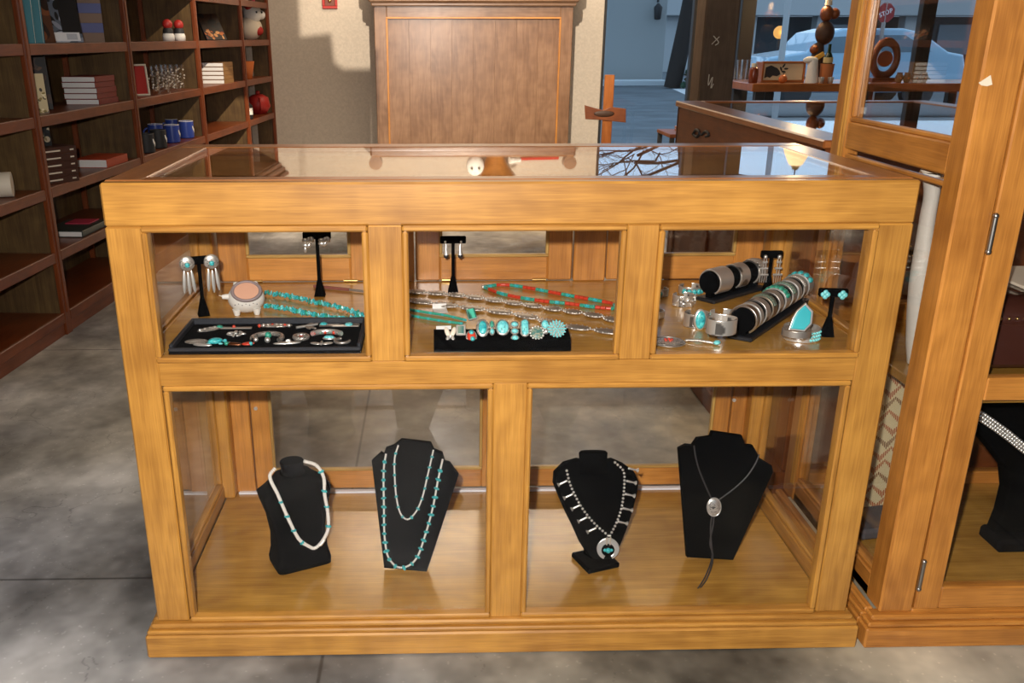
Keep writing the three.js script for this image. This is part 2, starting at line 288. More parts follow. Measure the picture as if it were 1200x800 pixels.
  P('back_post', board(-0.283, -0.198, UD, 0.94, zb0, zb1 + 0.006), M.inner); P('back_post', board(0.207, 0.288, UD, 0.94, zb0, zb1 + 0.006), M.inner);
  P('back_rail', board(-0.695, 0.695, 0.94, 0.993, zb0, zb1, 0.002), M.inner); P('back_rail', board(-0.695, 0.695, 0.612, 0.652, zb0, zb1, 0.002), M.inner);
  P('back_jamb', board(-0.695, -0.645, LD, 0.612, zb0, zb1 + 0.004), M.inner); P('back_jamb', board(0.655, 0.695, LD, 0.612, zb0, zb1 + 0.004), M.inner);
  const door = (x0, x1, y0, y1, st, rb, hinges) => {
    const d = P('cabinet_door', merge([board(x0, x0 + st, y0, y1, zb0 + 0.004, zb1), board(x1 - st, x1, y0, y1, zb0 + 0.004, zb1), board(x0 + st, x1 - st, y0, y0 + rb, zb0 + 0.004, zb1 - 0.0006), board(x0 + st, x1 - st, y1 - 0.045, y1, zb0 + 0.004, zb1 - 0.0006)]), M.inner);
    P('bead_moulding', ring(x0 + st - 0.002, x1 - st + 0.002, y0 + rb - 0.002, y1 - 0.043, zb1 - 0.012, zb1 + 0.003, 0.008), M.brassWood, d);
    P('pane', pane(x0 + st, x1 - st, y0 + rb, y1 - 0.045, zb1 - 0.014), M.glass, d);
    for (const hx of hinges) P('hinge', moved(cyl(0.0035, 0.0035, 0.035, 8), hx, y0 + 0.002, zb1 + 0.003, 0, 0, Math.PI / 2), M.brass, d);
  };
  M.brassWood = wood(lin(0.58, 0.36, 0.11));
  door(-0.69, -0.287, UD + 0.002, 0.938, 0.072, 0.062, [-0.60, -0.36]); door(-0.194, 0.203, UD + 0.002, 0.938, 0.062, 0.062, [-0.11, 0.12]); door(0.292, 0.69, UD + 0.002, 0.938, 0.072, 0.062, [0.36, 0.61]);
  door(-0.642, 0.028, LD + 0.008, 0.61, 0.05, 0.056, []); door(0.032, 0.652, LD + 0.008, 0.61, 0.045, 0.056, []);
  for (const [x, y] of [[-0.627, 0.33], [0.658, 0.342]]) P('screw_cap', moved(cyl(0.005, 0.005, 0.004, 12), x, y, zb1 + 0.003, Math.PI / 2), M.silver);
}
// ---------------------------------------------------------------- tall cabinet at the right
const tc = thing('tall_cabinet', 'tall amber wooden cabinet with hinged glass door beside the low case', 'cabinet');
const TX0 = 0.823, TX1 = 1.60, TH = 2.06, TZ = -0.596, TDK = 0.1;
{
  const a = M.amber, P = (n, g, m = a, p = tc, l) => part(n, g, m, p, l);
  P('plinth_board', board(0.79, TX1 + 0.03, 0, 0.05, -0.02, 0.026, 0.004)); P('plinth_moulding', merge([board(0.795, TX1 + 0.025, 0.05, 0.062, -0.02, 0.021, 0.004), board(0.803, TX1 + 0.02, 0.062, 0.075, -0.02, 0.013, 0.004)]));
  P('plinth_board', board(0.79, 0.82, 0, 0.05, TZ, -0.02, 0.004)); P('plinth_moulding', merge([board(0.795, 0.82, 0.05, 0.062, TZ, -0.02, 0.004), board(0.803, 0.822, 0.062, 0.075, TZ, -0.02, 0.004)]));
  P('corner_post', board(TX0, 0.897, 0.075, TH, -0.065, 0, 0.004)); P('corner_post', board(TX1 - 0.074, TX1, 0.075, TH, -0.065, 0, 0.004));
  P('corner_post', board(TX0, 0.862, 0.075, TH, TZ, -0.523, 0.004)); P('corner_post', board(TX1 - 0.074, TX1, 0.075, TH, TZ, -0.45, 0.004));
  P('post_moulding', merge([board(TX0 - 0.006, TX0 + 0.004, 0.12, TH - 0.1, -0.545, -0.535, 0.003), board(TX0 - 0.004, TX0 + 0.004, 0.12, TH - 0.1, -0.533, -0.525, 0.003)]), M.honey);
  P('top_board', board(TX0 - 0.03, TX1 + 0.03, TH, TH + 0.04, TZ - 0.02, 0.03, 0.006)); 
  P('front_rail', board(0.897, TX1 - 0.074, TH - 0.08, TH, -0.05, -0.002)); P('front_rail', board(0.897, TX1 - 0.074, 0.05, 0.082, -0.05, -0.001));
  P('side_rail', board(TX0 + 0.003, 0.865, 1.012, 1.072, -0.523, -0.065, 0.003)); P('side_rail', board(TX0 + 0.003, 0.865, 0.075, 0.135, -0.523, -0.065, 0.003)); P('side_rail', board(TX0 + 0.003, 0.865, TH - 0.09, TH, -0.523, -0.065, 0.003));
  P('bead_moulding', merge([ringX(-0.523, -0.065, 0.135, 1.0, TX0 + 0.006, TX0 + 0.02, 0.011), ringX(-0.523, -0.065, 1.072, TH - 0.09, TX0 + 0.006, TX0 + 0.02, 0.011)]));
  P('side_pane', paneX(-0.523, -0.065, 0.135, 1.0, TX0 + 0.015), M.glass); P('side_pane', paneX(-0.523, -0.065, 1.072, TH - 0.09, TX0 + 0.015), M.glass);
  P('side_pane', paneX(-0.523, -0.065, 0.135, TH - 0.09, TX1 - 0.015), M.glass);
  P('back_rail', board(0.862, TX1 - 0.074, 0.075, 0.135, TZ, TZ + 0.03)); P('back_rail', board(0.862, TX1 - 0.074, TH - 0.09, TH, TZ, TZ + 0.03)); P('back_rail', board(0.862, TX1 - 0.074, 0.55, 0.62, TZ, TZ + 0.03));
  P('back_stile', board(1.17, 1.26, 0.135, 0.55, TZ, TZ + 0.03));
  P('back_pane', pane(0.862, TX1 - 0.074, 0.135, 0.55, TZ + 0.01), M.glass); P('back_pane', pane(0.862, TX1 - 0.074, 0.62, TH - 0.09, TZ + 0.01), M.glass);
  P('lower_deck', board(0.826, TX1 - 0.003, 0.076, TDK, TZ + 0.03, -0.052, 0.001, 0), M.deck);
  P('shelf', board(0.868, TX1 - 0.02, 0.553, 0.575, TZ + 0.032, -0.04, 0.002, 0), M.deck); P('glass_shelf', new THREE.BoxGeometry(0.61, 0.006, 0.36).translate(1.275, 0.775, -0.262), M.glass); P('glass_shelf', new THREE.BoxGeometry(0.1, 0.006, 0.18).translate(0.918, 0.775, -0.355), M.glass);
  const d = P('cabinet_door', merge([board(0.899, 0.953, 0.084, TH - 0.082, -0.026, 0.002), board(TX1 - 0.13, TX1 - 0.076, 0.084, TH - 0.082, -0.026, 0.002), board(0.953, TX1 - 0.13, 0.084, 0.138, -0.026, 0.0012), board(0.953, TX1 - 0.13, 0.574, 0.623, -0.026, 0.0012), board(0.953, TX1 - 0.13, TH - 0.14, TH - 0.082, -0.026, 0.0012)]));
  P('pane', pane(0.953, TX1 - 0.13, 0.138, 0.574, -0.012), M.clear, d); P('pane', pane(0.953, TX1 - 0.13, 0.623, TH - 0.14, -0.012), M.clear, d);
  for (const y of [0.172, 0.913, 1.75]) P('hinge', merge([moved(cyl(0.005, 0.005, 0.062, 10), 0.898, y, 0.005), moved(ball(0.006, 10, 6), 0.898, y + 0.034, 0.005), moved(ball(0.006, 10, 6), 0.898, y - 0.034, 0.005)]), M.steel, d);
  P('torn_label', slab([[1147, 97], [1161, 88], [1163, 99], [1157, 101], [1150, 100]].map((p) => hitZ(...p, 0.0015)), V(0, 0, 1), 0.001, 0), std(lin(0.75, 0.66, 0.5), 0.8), tc, 'torn scrap of pale sticker');
}
// ---------------------------------------------------------------- bookcase along the left wall
const bk = thing('bookcase', 'long dark reddish wooden bookcase of open bays along the left wall', 'bookcase', V(-1.843, 0, -1.711), BK_TURN);
const POSTS = [-0.56, 0.63, 1.74, 2.90, 4.0, 4.86], SHELF_Y = [0.10, 0.372, 0.645, 0.942, 1.228, 1.51], BKD = 0.36;
{
  const P = (n, g, m = M.shelf, l) => part(n, g, m, bk, l);
  POSTS.forEach((s, i) => { P('divider', board(s - 0.02, s + 0.02, 0, 1.86, -BKD, -0.02, 0.002, 1), M.ply, 'olive-brown plywood divider'); P('upright', board(s - 0.028, s + 0.028, 0, 1.86, -0.02, 0, 0.003)); P('upright_trim', board(s - 0.012, s + 0.012, 0.1, 1.86, -0.01, 0.006, 0.003)); });
  for (let i = 0; i < POSTS.length - 1; i++) {
    const a = POSTS[i] + 0.028, b = POSTS[i + 1] - 0.028;
    P('back_panel', board(a, b, 0.02, 1.84, -BKD, -BKD + 0.012, 0.001, 1), M.ply, undefined);
    SHELF_Y.forEach((y, k) => { P('shelf_board', board(a, b, y - 0.022, y, -BKD + 0.012, -0.012, 0.001)); P('shelf_edge', board(a, b, y - 0.044, y + 0.0015, -0.012, -0.001, 0.003)); });
    P('plinth_board', board(a, b, 0, 0.056, -0.03, -0.01, 0.002));
    P('side_cleat', board(a, a + 0.018, 0.1, 1.84, -BKD + 0.012, -BKD + 0.04, 0.002)); P('side_cleat', board(b - 0.018, b, 0.1, 1.84, -BKD + 0.012, -BKD + 0.04, 0.002));
  }
  P('top_board', board(-0.6, 4.9, 1.79, 1.86, -BKD, 0.0, 0.004));
  P('crown_moulding', merge([board(-0.62, 4.93, 1.80, 1.83, 0, 0.03, 0.008), board(-0.62, 4.95, 1.83, 1.87, 0, 0.06, 0.012), board(-0.62, 4.97, 1.87, 1.9, -BKD, 0.09, 0.01)]));
}
// ---------------------------------------------------------------- back of the shop
{
  const t = thing('wooden_cabinet', 'brown panelled wooden cabinet with crown moulding against the cream wall', 'cabinet', V(0.18, 0, -6.15));
  const m = M.armoire, P = (n, g, mm = m) => part(n, g, mm, t), hw = 0.788;
  P('stile', board(-hw, -hw + 0.1, 0.08, 1.48, -0.04, 0, 0.004)); P('stile', board(hw - 0.1, hw, 0.08, 1.48, -0.04, 0, 0.004));
  P('rail', board(-hw + 0.1, hw - 0.1, 1.39, 1.48, -0.04, -0.001, 0.004)); P('rail', board(-hw + 0.1, hw - 0.1, 0.08, 0.24, -0.04, -0.001, 0.004));
  const n = 8, w = (2 * hw - 0.2) / n; for (let i = 0; i < n; i++) P('plank', board(-hw + 0.1 + i * w, -hw + 0.1 + (i + 1) * w - 0.0006, 0.24, 1.39, -0.035, -0.016 - (i % 2) * 0.0004, 0.0005));
  P('panel_moulding', ring(-hw + 0.092, hw - 0.092, 0.232, 1.398, -0.02, 0.006, 0.014), M.inner);
  P('body', board(-hw, hw, 0.06, 1.48, -0.385, -0.04, 0.003)); P('plinth', board(-hw - 0.03, hw + 0.03, 0, 0.08, -0.385, 0.03, 0.006));
  P('crown', merge([board(-hw - 0.02, hw + 0.02, 1.476, 1.505, -0.385, 0.03, 0.008), board(-hw - 0.04, hw + 0.04, 1.505, 1.6, -0.385, 0.05, 0.012), board(-hw - 0.06, hw + 0.06, 1.6, 1.70, -0.385, 0.07, 0.015)]));
  for (const s of [-1, 1]) P('scroll', merge([moved(cyl(0.055, 0.055, 0.12, 20), s * (hw + 0.02), 1.75, -0.02, Math.PI / 2), moved(cyl(0.03, 0.03, 0.135, 16), s * (hw + 0.02), 1.75, -0.02, Math.PI / 2)]));
  const pot = thing('flared_pot', 'brown flared pot standing on top of the wooden cabinet', 'pot', V(0.38, 1.701, -6.335)); part('body', lathe([[0, 0], [0.06, 0], [0.07, 0.02], [0.1, 0.08], [0.17, 0.17], [0.18, 0.175], [0.165, 0.175], [0.09, 0.09], [0, 0.06]]), M.inner, pot);
  const sk = thing('white_mask', 'small white domed mask with black eyes on the cabinet crown', 'mask', V(0.2, 1.701, -6.14)); part('dome', moved(ball(0.075, 20, 14), 0, 0.075, 0, 0, 0, 0, [1, 1.1, 0.7]), M.white, sk);
  for (const s of [-1, 1]) part('eye', moved(ball(0.012, 10, 8), 0.03 * s, 0.09, 0.047), M.dark, sk);
  const ar = thing('painted_stick', 'red and white painted stick lying on the cabinet crown', 'stick', V(0.74, 1.701, -6.19), 0.3); part('shaft', moved(cyl(0.02, 0.014, 0.34, 10), 0, 0.02, 0, 0, 0, Math.PI / 2), M.red, ar); part('tip', moved(cyl(0.016, 0.03, 0.1, 10), -0.22, 0.03, 0, 0, 0, Math.PI / 2), M.white, ar);
}
{
  const c = hitZ(386.5, 1, ZW), t = thing('wall_plaque', 'small dark red square plaque on the cream wall', 'plaque', V(c.x, c.y - 0.06, ZW));
  part('frame', ring(-0.062, 0.062, 0, 0.13, 0, 0.02, 0.02), M.red, t); part('centre', board(-0.042, 0.042, 0.02, 0.11, 0.0, 0.012, 0.002), std(lin(0.16, 0.04, 0.02), 0.5), t); part('boss', moved(ball(0.015, 10, 8), 0, 0.06, 0.012), M.brass, t);
}
{
  const t = thing('wooden_easel', 'narrow orange-brown wooden upright with a carved cross board by the window edge', 'easel', V(1.112, 0, -5.2));
  part('upright', board(-0.034, 0.034, 0.02, 1.0, -0.02, 0.02, 0.004), M.table, t); part('foot', board(-0.16, 0.16, 0, 0.03, -0.14, 0.14, 0.006), M.table, t);
  const a = [[686, 124], [707, 130], [716, 126], [733, 128], [733, 143], [705, 140], [687, 139]].map((p) => hitZ(...p, -5.17).sub(V(1.112, 0, -5.2)));
  part('cross_board', slab(a, V(0, 0, 1), 0.018, 0.004), M.rear, t);
  part('carving', moved(ball(0.05, 14, 8), -0.03, 0.735, 0.03, 0, 0, 0, [1.5, 0.45, 0.2]), M.darkwood, t);
}
{ // brown square column with a few pale scratches
  const t = part('column', board(1.455, 1.66, 0, CEIL, -4.3, -4.1, 0.008), M.post); tag(t, 'square weathered grey-brown timber column with pale chalk marks', 'column');
  const ch = std(lin(0.5, 0.46, 0.4), 0.9);
  part('chalk_mark', merge([tube([[831, 87], [830, 100], [835, 90], [833, 104], [836, 98]].map((p) => hitZ(...p, -4.098)), 0.003, 24, 5), tube([[836, 42], [842, 50], [838, 53]].map((p) => hitZ(...p, -4.098)), 0.003, 12, 5), tube([[843, 43], [834, 52]].map((p) => hitZ(...p, -4.098)), 0.0025, 6, 5)]), ch, t);
}
// the second display case, end-on behind the tall cabinet
{
  const t = thing('rear_display_case', 'dark brown glass-topped display case standing end-on behind the tall cabinet', 'display case');
  const x0 = 0.845, x1 = 1.88, z0 = -2.22, z1 = -0.69, h = 1.012, P = (n, g, m = M.rear, l) => part(n, g, m, t, l);
  P('top_frame_board', board(x0, x0 + 0.1, h - 0.022, h, z0, z1, 0.004), M.table); P('top_frame_board', board(x1 - 0.08, x1, h - 0.022, h, z0, z1, 0.004), M.table);
  P('top_frame_board', board(x0 + 0.1, x1 - 0.08, h - 0.022, h, z0, z0 + 0.07, 0.004), M.table); P('top_frame_board', board(x0 + 0.1, x1 - 0.08, h - 0.022, h, z1 - 0.07, z1, 0.004), M.table);
  P('top_pane', new THREE.BoxGeometry(x1 - x0 - 0.18, 0.006, z1 - z0 - 0.14).translate((x0 + x1) / 2 + 0.01, h - 0.006, (z0 + z1) / 2), M.glass);
  P('side_board', board(x0 + 0.01, x0 + 0.035, 0.8, h - 0.022, z0 + 0.01, z1 - 0.01)); P('side_panel', board(x0 + 0.02, x0 + 0.04, 0.08, 0.8, z0 + 0.01, z1 - 0.01));
  for (let i = 0; i < 4; i++) { const z = z0 + 0.01 + i * (z1 - z0 - 0.09) / 3; P('stile', board(x0 + 0.012, x0 + 0.032, 0.08, 0.8, z, z + 0.07)); }
  P('front_board', board(x0 + 0.01, x1 - 0.01, 0.08, h - 0.022, z1 - 0.03, z1 - 0.005)); P('back_board', board(x0 + 0.01, x1 - 0.01, 0.08, h - 0.022, z0 + 0.005, z0 + 0.03)); P('side_board', board(x1 - 0.035, x1 - 0.01, 0.08, h - 0.022, z0 + 0.03, z1 - 0.03));
  P('floor_board', board(x0 + 0.03, x1 - 0.03, 0.8, 0.815, z0 + 0.03, z1 - 0.03), M.deck); P('plinth', board(x0 - 0.02, x1 + 0.02, 0, 0.08, z0 - 0.01, z1 + 0.01, 0.006));
  P('scrollwork', merge([tube([[812, 157], [816, 152], [820, 156], [817, 160], [813, 158]].map((p) => hitX(...p, x0 + 0.008)), 0.006, 24, 6), tube([[822, 158], [827, 154], [831, 158], [827, 160]].map((p) => hitX(...p, x0 + 0.008)), 0.005, 24, 6)]), M.dark, 'small black iron scroll ornament');
}
{ // little side table by the window
  const p = hitY(770, 151, 0.62), t = thing('side_table', 'small black-legged side table with a reddish top near the window', 'side table', V(p.x + 0.2, 0, p.z + 0.2));
  part('table_top', board(-0.2, 0.2, 0.595, 0.62, -0.2, 0.2), M.rear, t); for (const a of [-1, 1]) for (const b of [-1, 1]) part('leg', board(a * 0.18 - 0.015, a * 0.18 + 0.015, 0, 0.595, b * 0.18 - 0.015, b * 0.18 + 0.015), M.dark, t);
  const b = thing('wooden_tray', 'thin orange wooden tray on the small black-legged side table', 'tray', V(p.x + 0.22, 0.62, p.z + 0.2)); part('base', board(-0.11, 0.11, 0, 0.012, -0.13, 0.13), M.table, b); part('rim', merge([board(-0.11, 0.11, 0.012, 0.03, -0.13, -0.12), board(-0.11, 0.11, 0.012, 0.03, 0.12, 0.13), board(-0.11, -0.1, 0.012, 0.03, -0.12, 0.12), board(0.1, 0.11, 0.012, 0.03, -0.12, 0.12)]), M.table, b);
}
// long table by the window and its wares
const TT = 0.92, TZF = -5.6;
const onT = (u, e = 0.12) => { const p = hitZ(u, 96, TZF - e); return V(p.x, TT, TZF - e); };
{
  const t = thing('window_table', 'long reddish wooden table of wares in front of the shop window', 'table', V(0, 0, 0));
  part('table_top', board(2.28, 4.25, TT - 0.06, TT, -6.3, TZF, 0.006), M.table, t);
  for (const [x, z] of [[2.36, TZF - 0.08], [2.36, -6.22], [3.2, TZF - 0.08], [4.15, TZF - 0.08], [4.15, -6.22], [2.62, -6.22]]) part('leg', board(x - 0.035, x + 0.035, 0, TT - 0.06, z - 0.035, z + 0.035), M.dark, t);
  for (const [u, e] of [[862, 0.5], [868, 0.42], [873, 0.55]]) { const p = onT(u, e), g = tag(part('drinking_glass', lathe([[0, 0], [0.035, 0], [0.042, 0.16], [0.039, 0.16], [0.032, 0.012], [0, 0.012]], 20), M.glass), 'clear tumbler at the column end of the window table', 'glass', 'tumblers on the window table'); g.position.copy(p); }
  const jar = thing('brown_jar', 'reddish brown glazed jar with cork top on the window table', 'jar', onT(882, 0.1)); part('body', lathe([[0, 0], [0.032, 0], [0.036, 0.05], [0.034, 0.1], [0.026, 0.115], [0, 0.115]], 20), std(lin(0.2, 0.04, 0.015), 0.25), jar); part('cork', moved(cyl(0.02, 0.022, 0.03, 14), 0, 0.128, 0), M.cream, jar);
  const pc = onT(916, 0.22), cr = thing('wooden_crate', 'small red-brown wooden box with cream panel and black bull picture', 'box', pc);
  part('frame', ring(-0.17, 0.17, 0.0, 0.155, 0.0, 0.02, 0.016), M.table, cr); part('side', board(-0.165, 0.165, 0, 0.15, -0.16, 0, 0.003), M.table, cr); part('panel', board(-0.154, 0.154, 0.016, 0.139, 0, 0.008), std(lin(0.62, 0.5, 0.32), 0.7), cr);
  const bull = [[-0.145, 0.03], [-0.14, 0.11], [-0.1, 0.125], [-0.05, 0.105], [-0.03, 0.085], [-0.02, 0.06], [-0.045, 0.045], [-0.08, 0.05], [-0.1, 0.032], [-0.12, 0.04]].map((p) => V(p[0], p[1], 0.0095)); part('bull_picture', slab(bull, V(0, 0, 1), 0.002, 0), M.dark, cr);
  part('leaf_picture', merge([0, 1, 2, 3].map((i) => moved(ball(0.018, 10, 6), 0.0 + Math.cos(i * 1.6) * 0.02, 0.1 + Math.sin(i * 1.6) * 0.022, 0.009, 0, 0, i, [1, 0.4, 0.1]))), M.dark, cr);
  const og = thing('orange_gourd', 'small round orange gourd in front of the bull picture box', 'gourd', onT(917, 0.08)); part('body', moved(ball(0.032, 16, 12), 0, 0.03, 0), M.orange, og); part('stem', moved(cyl(0.005, 0.003, 0.015, 6), 0, 0.066, 0), M.darkwood, og);
  const cl = thing('white_cloth', 'folded white cloth hanging over the wooden box end', 'cloth', onT(946, 0.13)); part('fold', merge([moved(cyl(0.05, 0.035, 0.17, 14), 0.02, 0.085, 0.02, 0, 0, 0.05), moved(ball(0.045, 14, 10), 0.0, 0.165, 0.01, 0, 0, 0, [1.3, 0.6, 0.9])]), M.white, cl);
  const tp = onT(959, 0.36), to = thing('carved_totem', 'tall carved dark brown totem of stacked rounded figures on the table', 'sculpture', tp);
  part('lower_figure', moved(lathe([[0, 0], [0.06, 0], [0.07, 0.08], [0.05, 0.19], [0.04, 0.28], [0, 0.3]], 18), -0.02, 0, 0, 0, 0, 0.06), M.darkwood, to); part('middle_figure', moved(ball(0.085, 18, 14), 0.0, 0.36, 0, 0, 0, 0, [0.85, 1.05, 0.8]), M.darkwood, to);
  part('upper_figure', merge([moved(ball(0.055, 14, 12), -0.005, 0.5, 0, 0, 0, 0, [0.9, 1.1, 0.9]), moved(ball(0.042, 14, 12), 0.055, 0.5, 0), moved(ball(0.035, 12, 10), -0.075, 0.24, 0.02)]), M.rear, to); part('crest', moved(cyl(0.028, 0.022, 0.06, 12), 0.0, 0.59, 0), M.cream, to);
  part('sash', moved(board(-0.11, 0.03, 0, 0.035, -0.01, 0.01), -0.03, 0.18, 0.07, 0, 0, 0.55), std(lin(0.75, 0.42, 0.06), 0.6), to);
  const bc = thing('terracotta_cooler', 'square orange terracotta wine cooler pot on the window table', 'pot', onT(967, 0.1)); part('body', lathe([[0, 0], [0.045, 0], [0.052, 0.14], [0.046, 0.14], [0.04, 0.02], [0, 0.02]], 24), M.terracotta, bc);
  const bo = thing('wine_bottle', 'dark green wine bottle standing in the terracotta cooler', 'bottle', onT(967, 0.1).add(V(0, 0.021, 0))); part('bottle_body', lathe([[0, 0], [0.034, 0], [0.035, 0.15], [0.028, 0.18], [0.013, 0.205], [0.012, 0.26], [0, 0.26]], 20), std(lin(0.012, 0.03, 0.01), 0.12), bo); part('bottle_label', moved(cyl(0.0355, 0.0355, 0.04, 20), 0, 0.145, 0), std(lin(0.6, 0.45, 0.2), 0.5), bo);
  for (const u of [962, 973]) { const c = tag(part('silver_cup', lathe([[0, 0], [0.018, 0], [0.023, 0.045], [0.02, 0.045], [0.016, 0.004], [0, 0.004]], 18), M.silver), 'small silver cup at the front edge of the window table', 'cup', 'silver cups on the window table'); c.position.copy(onT(u, 0.04)); }
  const fr = thing('oval_wreath', 'dark oval wreath with an orange centre on the window table', 'ornament', onT(1033, 0.3)); part('ring', moved(new THREE.TorusGeometry(0.11, 0.03, 10, 28), 0.0, 0.17, 0, 0, 0, 0, [0.85, 1.15, 1]), M.rear, fr); part('centre', moved(cyl(0.06, 0.06, 0.012, 20), 0, 0.17, 0, Math.PI / 2), M.orange, fr); part('stand', board(-0.1, 0.1, 0, 0.03, -0.05, 0.05), M.rear, fr);
  for (const [i, u] of [1053, 1062, 1072, 1082].entries()) { const p = thing('round_pot', 'small round dark clay pot in the row on the window table', 'pot', onT(u, 0.12), 0, 'row of clay pots on the window table'); part('body', lathe([[0, 0], [0.016, 0], [0.029, 0.026], [0.028, 0.05], [0.019, 0.065], [0.022, 0.075], [0.018, 0.075], [0.015, 0.06], [0, 0.04]], 18), M.leather, p); part('painted_diamond', moved(ball(0.009, 4, 2), 0, 0.035, 0.026), M.orange, p); }
}
// pendant lamp by the window
{
  const p = V(2.86, 1.62, -6.05), t = thing('pendant_lamp', 'warm glowing bell-shaped pendant lamp near the shop window', 'lamp', p);
  part('lamp_shade', lathe([[0.04, 0.15], [0.055, 0.14], [0.105, 0.04], [0.115, 0], [0.111, 0], [0.1, 0.04], [0.052, 0.135]], 28), new THREE.MeshPhysicalMaterial({ color: lin(0.9, 0.75, 0.5), emissive: lin(1, 0.7, 0.34), emissiveIntensity: 1.5, roughness: 0.8, side: THREE.DoubleSide }), t);
  part('bulb', moved(ball(0.03, 14, 10), 0, 0.07, 0), new THREE.MeshStandardMaterial({ color: 0xffffff, emissive: lin(1, 0.75, 0.4), emissiveIntensity: 3 }), t); part('cap', moved(cyl(0.042, 0.02, 0.04, 18), 0, 0.165, 0), M.brass, t); part('cord', moved(cyl(0.005, 0.005, CEIL - 1.62 - 0.18, 8), 0, 0.18 + (CEIL - 1.80) / 2, 0), M.dark, t);
  const l = new THREE.PointLight(lin(1, 0.7, 0.36), 0.9, 0, 2); l.position.set(p.x, p.y + 0.02, p.z); l.castShadow = true; l.shadow.radius = 2; scene.add(l);
}
// ---------------------------------------------------------------- street outside
{
  const n = noise2(512, 512, 20, 20, 4, 0.6, 91), asphalt = new THREE.MeshPhysicalMaterial({ map: (() => { const t = dataTex(512, 512, (i) => { const v = 70 + n[i] * 50; return [v * 0.92, v, v * 1.06]; }); t.repeat.set(6, 6); return t; })(), roughness: 0.85 });
  const rd = struct('road', new THREE.BoxGeometry(80, 0.2, 50).translate(6, -0.25, -31.8), asphalt, 'dark asphalt street outside the window');
  struct('ground_front', new THREE.BoxGeometry(80, 0.2, 40).translate(6, -0.25, 25.2), asphalt);
  const sw = part('pavement', board(-20, 30, -0.15, 0, -9.2, -6.72), std(lin(0.11, 0.12, 0.13), 0.9)); sw.userData.kind = 'structure'; sw.userData.label = 'pale concrete pavement outside the shop window';
  const kb = part('kerb', board(-6, 6.8, -0.15, 0.02, -27.6, -27.0, 0.02), std(lin(0.5, 0.55, 0.58), 0.9)); kb.userData.kind = 'structure';
  for (const u of [795]) { const a = hitY(788, 104, -0.148), b = hitY(806, 112, -0.148), o = part('parking_line', slab([a, a.clone().add(V(0.5, 0, 0)), b.clone().add(V(0.25, 0, 0)), b], V(0, 1, 0), 0.003, 0), std(lin(0.6, 0.62, 0.64), 0.8)); o.userData.kind = 'structure'; }
  const wl = thing('street_wall', 'long pale blue-grey rendered building wall across the street', 'building'); part('wall', board(-8, 6.9, -0.15, 3.7, -28.4, -28, 0.02), std(lin(0.33, 0.35, 0.35), 0.9), wl); part('cornice', board(-8, 6.95, 3.7, 3.85, -28.5, -27.9, 0.02), std(lin(0.4, 0.42, 0.42), 0.9), wl);
  const lp = hitZ(770, 15, -27.9), ln = thing('wall_lantern', 'black wall lantern hanging on the blue-grey street wall', 'lantern', V(lp.x, lp.y, -27.96)); part('cage', moved(lathe([[0, -0.2], [0.1, -0.18], [0.13, 0.15], [0.04, 0.25], [0, 0.27]], 6), 0, 0, 0.16), M.dark, ln); part('bracket', tube([V(0, 0.3, 0), V(0, 0.42, 0.1), V(0, 0.3, 0.16)], 0.02, 12, 6), M.dark, ln);
}
function bareTree(name, label, base, top, r, spread, sd, levels = 5) {
  const t = thing(name, label, 'tree', V(base.x, base.y, base.z)); const old = seed; seed = sd; const up = top.clone().sub(base), br = [];
  part('trunk', tube([V(0, 0, 0), up.clone().multiplyScalar(0.5).add(V(0.03, 0, 0)), up], r, 14, 10), std(lin(0.022, 0.018, 0.016), 0.95), t);
  const grow = (p, d, len, rad, lv) => {
    const q = p.clone().addScaledVector(d, len), m = p.clone().lerp(q, 0.5).add(V(rr(-1, 1), rr(-1, 1), rr(-1, 1)).multiplyScalar(len * 0.1));
    br.push(new THREE.TubeGeometry(new THREE.CatmullRomCurve3([p, m, q]), 4, rad, 5)); if (lv <= 0) return;
    for (let i = 0; i < 3; i++) grow(p.clone().lerp(q, rr(0.55, 1)), d.clone().add(V(rr(-1, 1) * spread, rr(-0.25, 0.5), rr(-1, 1) * spread * 0.6)).normalize(), len * rr(0.62, 0.85), rad * 0.6, lv - 1);
  };
  for (let i = 0; i < 5; i++) grow(up.clone().multiplyScalar(rr(0.62, 1)), V(rr(-1, 1) * spread, rr(0.15, 0.7), rr(-1, 1)).normalize(), spread * 1.5, r * 0.19, levels);
  const b = part('branches', merge(br), std(lin(0.03, 0.027, 0.026), 0.95), t); b.userData.kind = 'stuff'; seed = old;
}
{
  const b1 = hitZ(788, 98, -26), t1 = hitZ(807, 0, -26); bareTree('leaning_tree', 'bare leaning tree with dark trunk before the blue-grey street wall', V(b1.x, -0.15, b1.z), V(t1.x + 0.35, 4.4, t1.z), 0.24, 1.15, 4242);
  bareTree('street_tree', 'bare street tree with spreading twigs behind the parked car', V(17.2, -0.15, -25), V(16.6, 3.6, -25), 0.22, 1.25, 777);
  const s = hitZ(803, 86, -26.5), sh = thing('street_shrub', 'dark green rounded shrub at the foot of the leaning tree', 'shrub', V(s.x + 0.3, -0.15, -25.6)); const g = []; const old = seed; seed = 99;
  for (let i = 0; i < 160; i++) { const a = rr(0, 6.28), b = rr(0, 1.5), q = V(Math.cos(a) * Math.cos(b) * 0.55, Math.sin(b) * 0.75 + 0.05, Math.sin(a) * Math.cos(b) * 0.5); g.push(moved(new THREE.OctahedronGeometry(0.1, 0), q.x, q.y, q.z, rr(0, 3), rr(0, 3), 0, [1, 0.35, 0.8])); } seed = old;
  part('foliage', merge(g), std(lin(0.02, 0.06, 0.035), 0.8), sh).userData.kind = 'stuff';
}
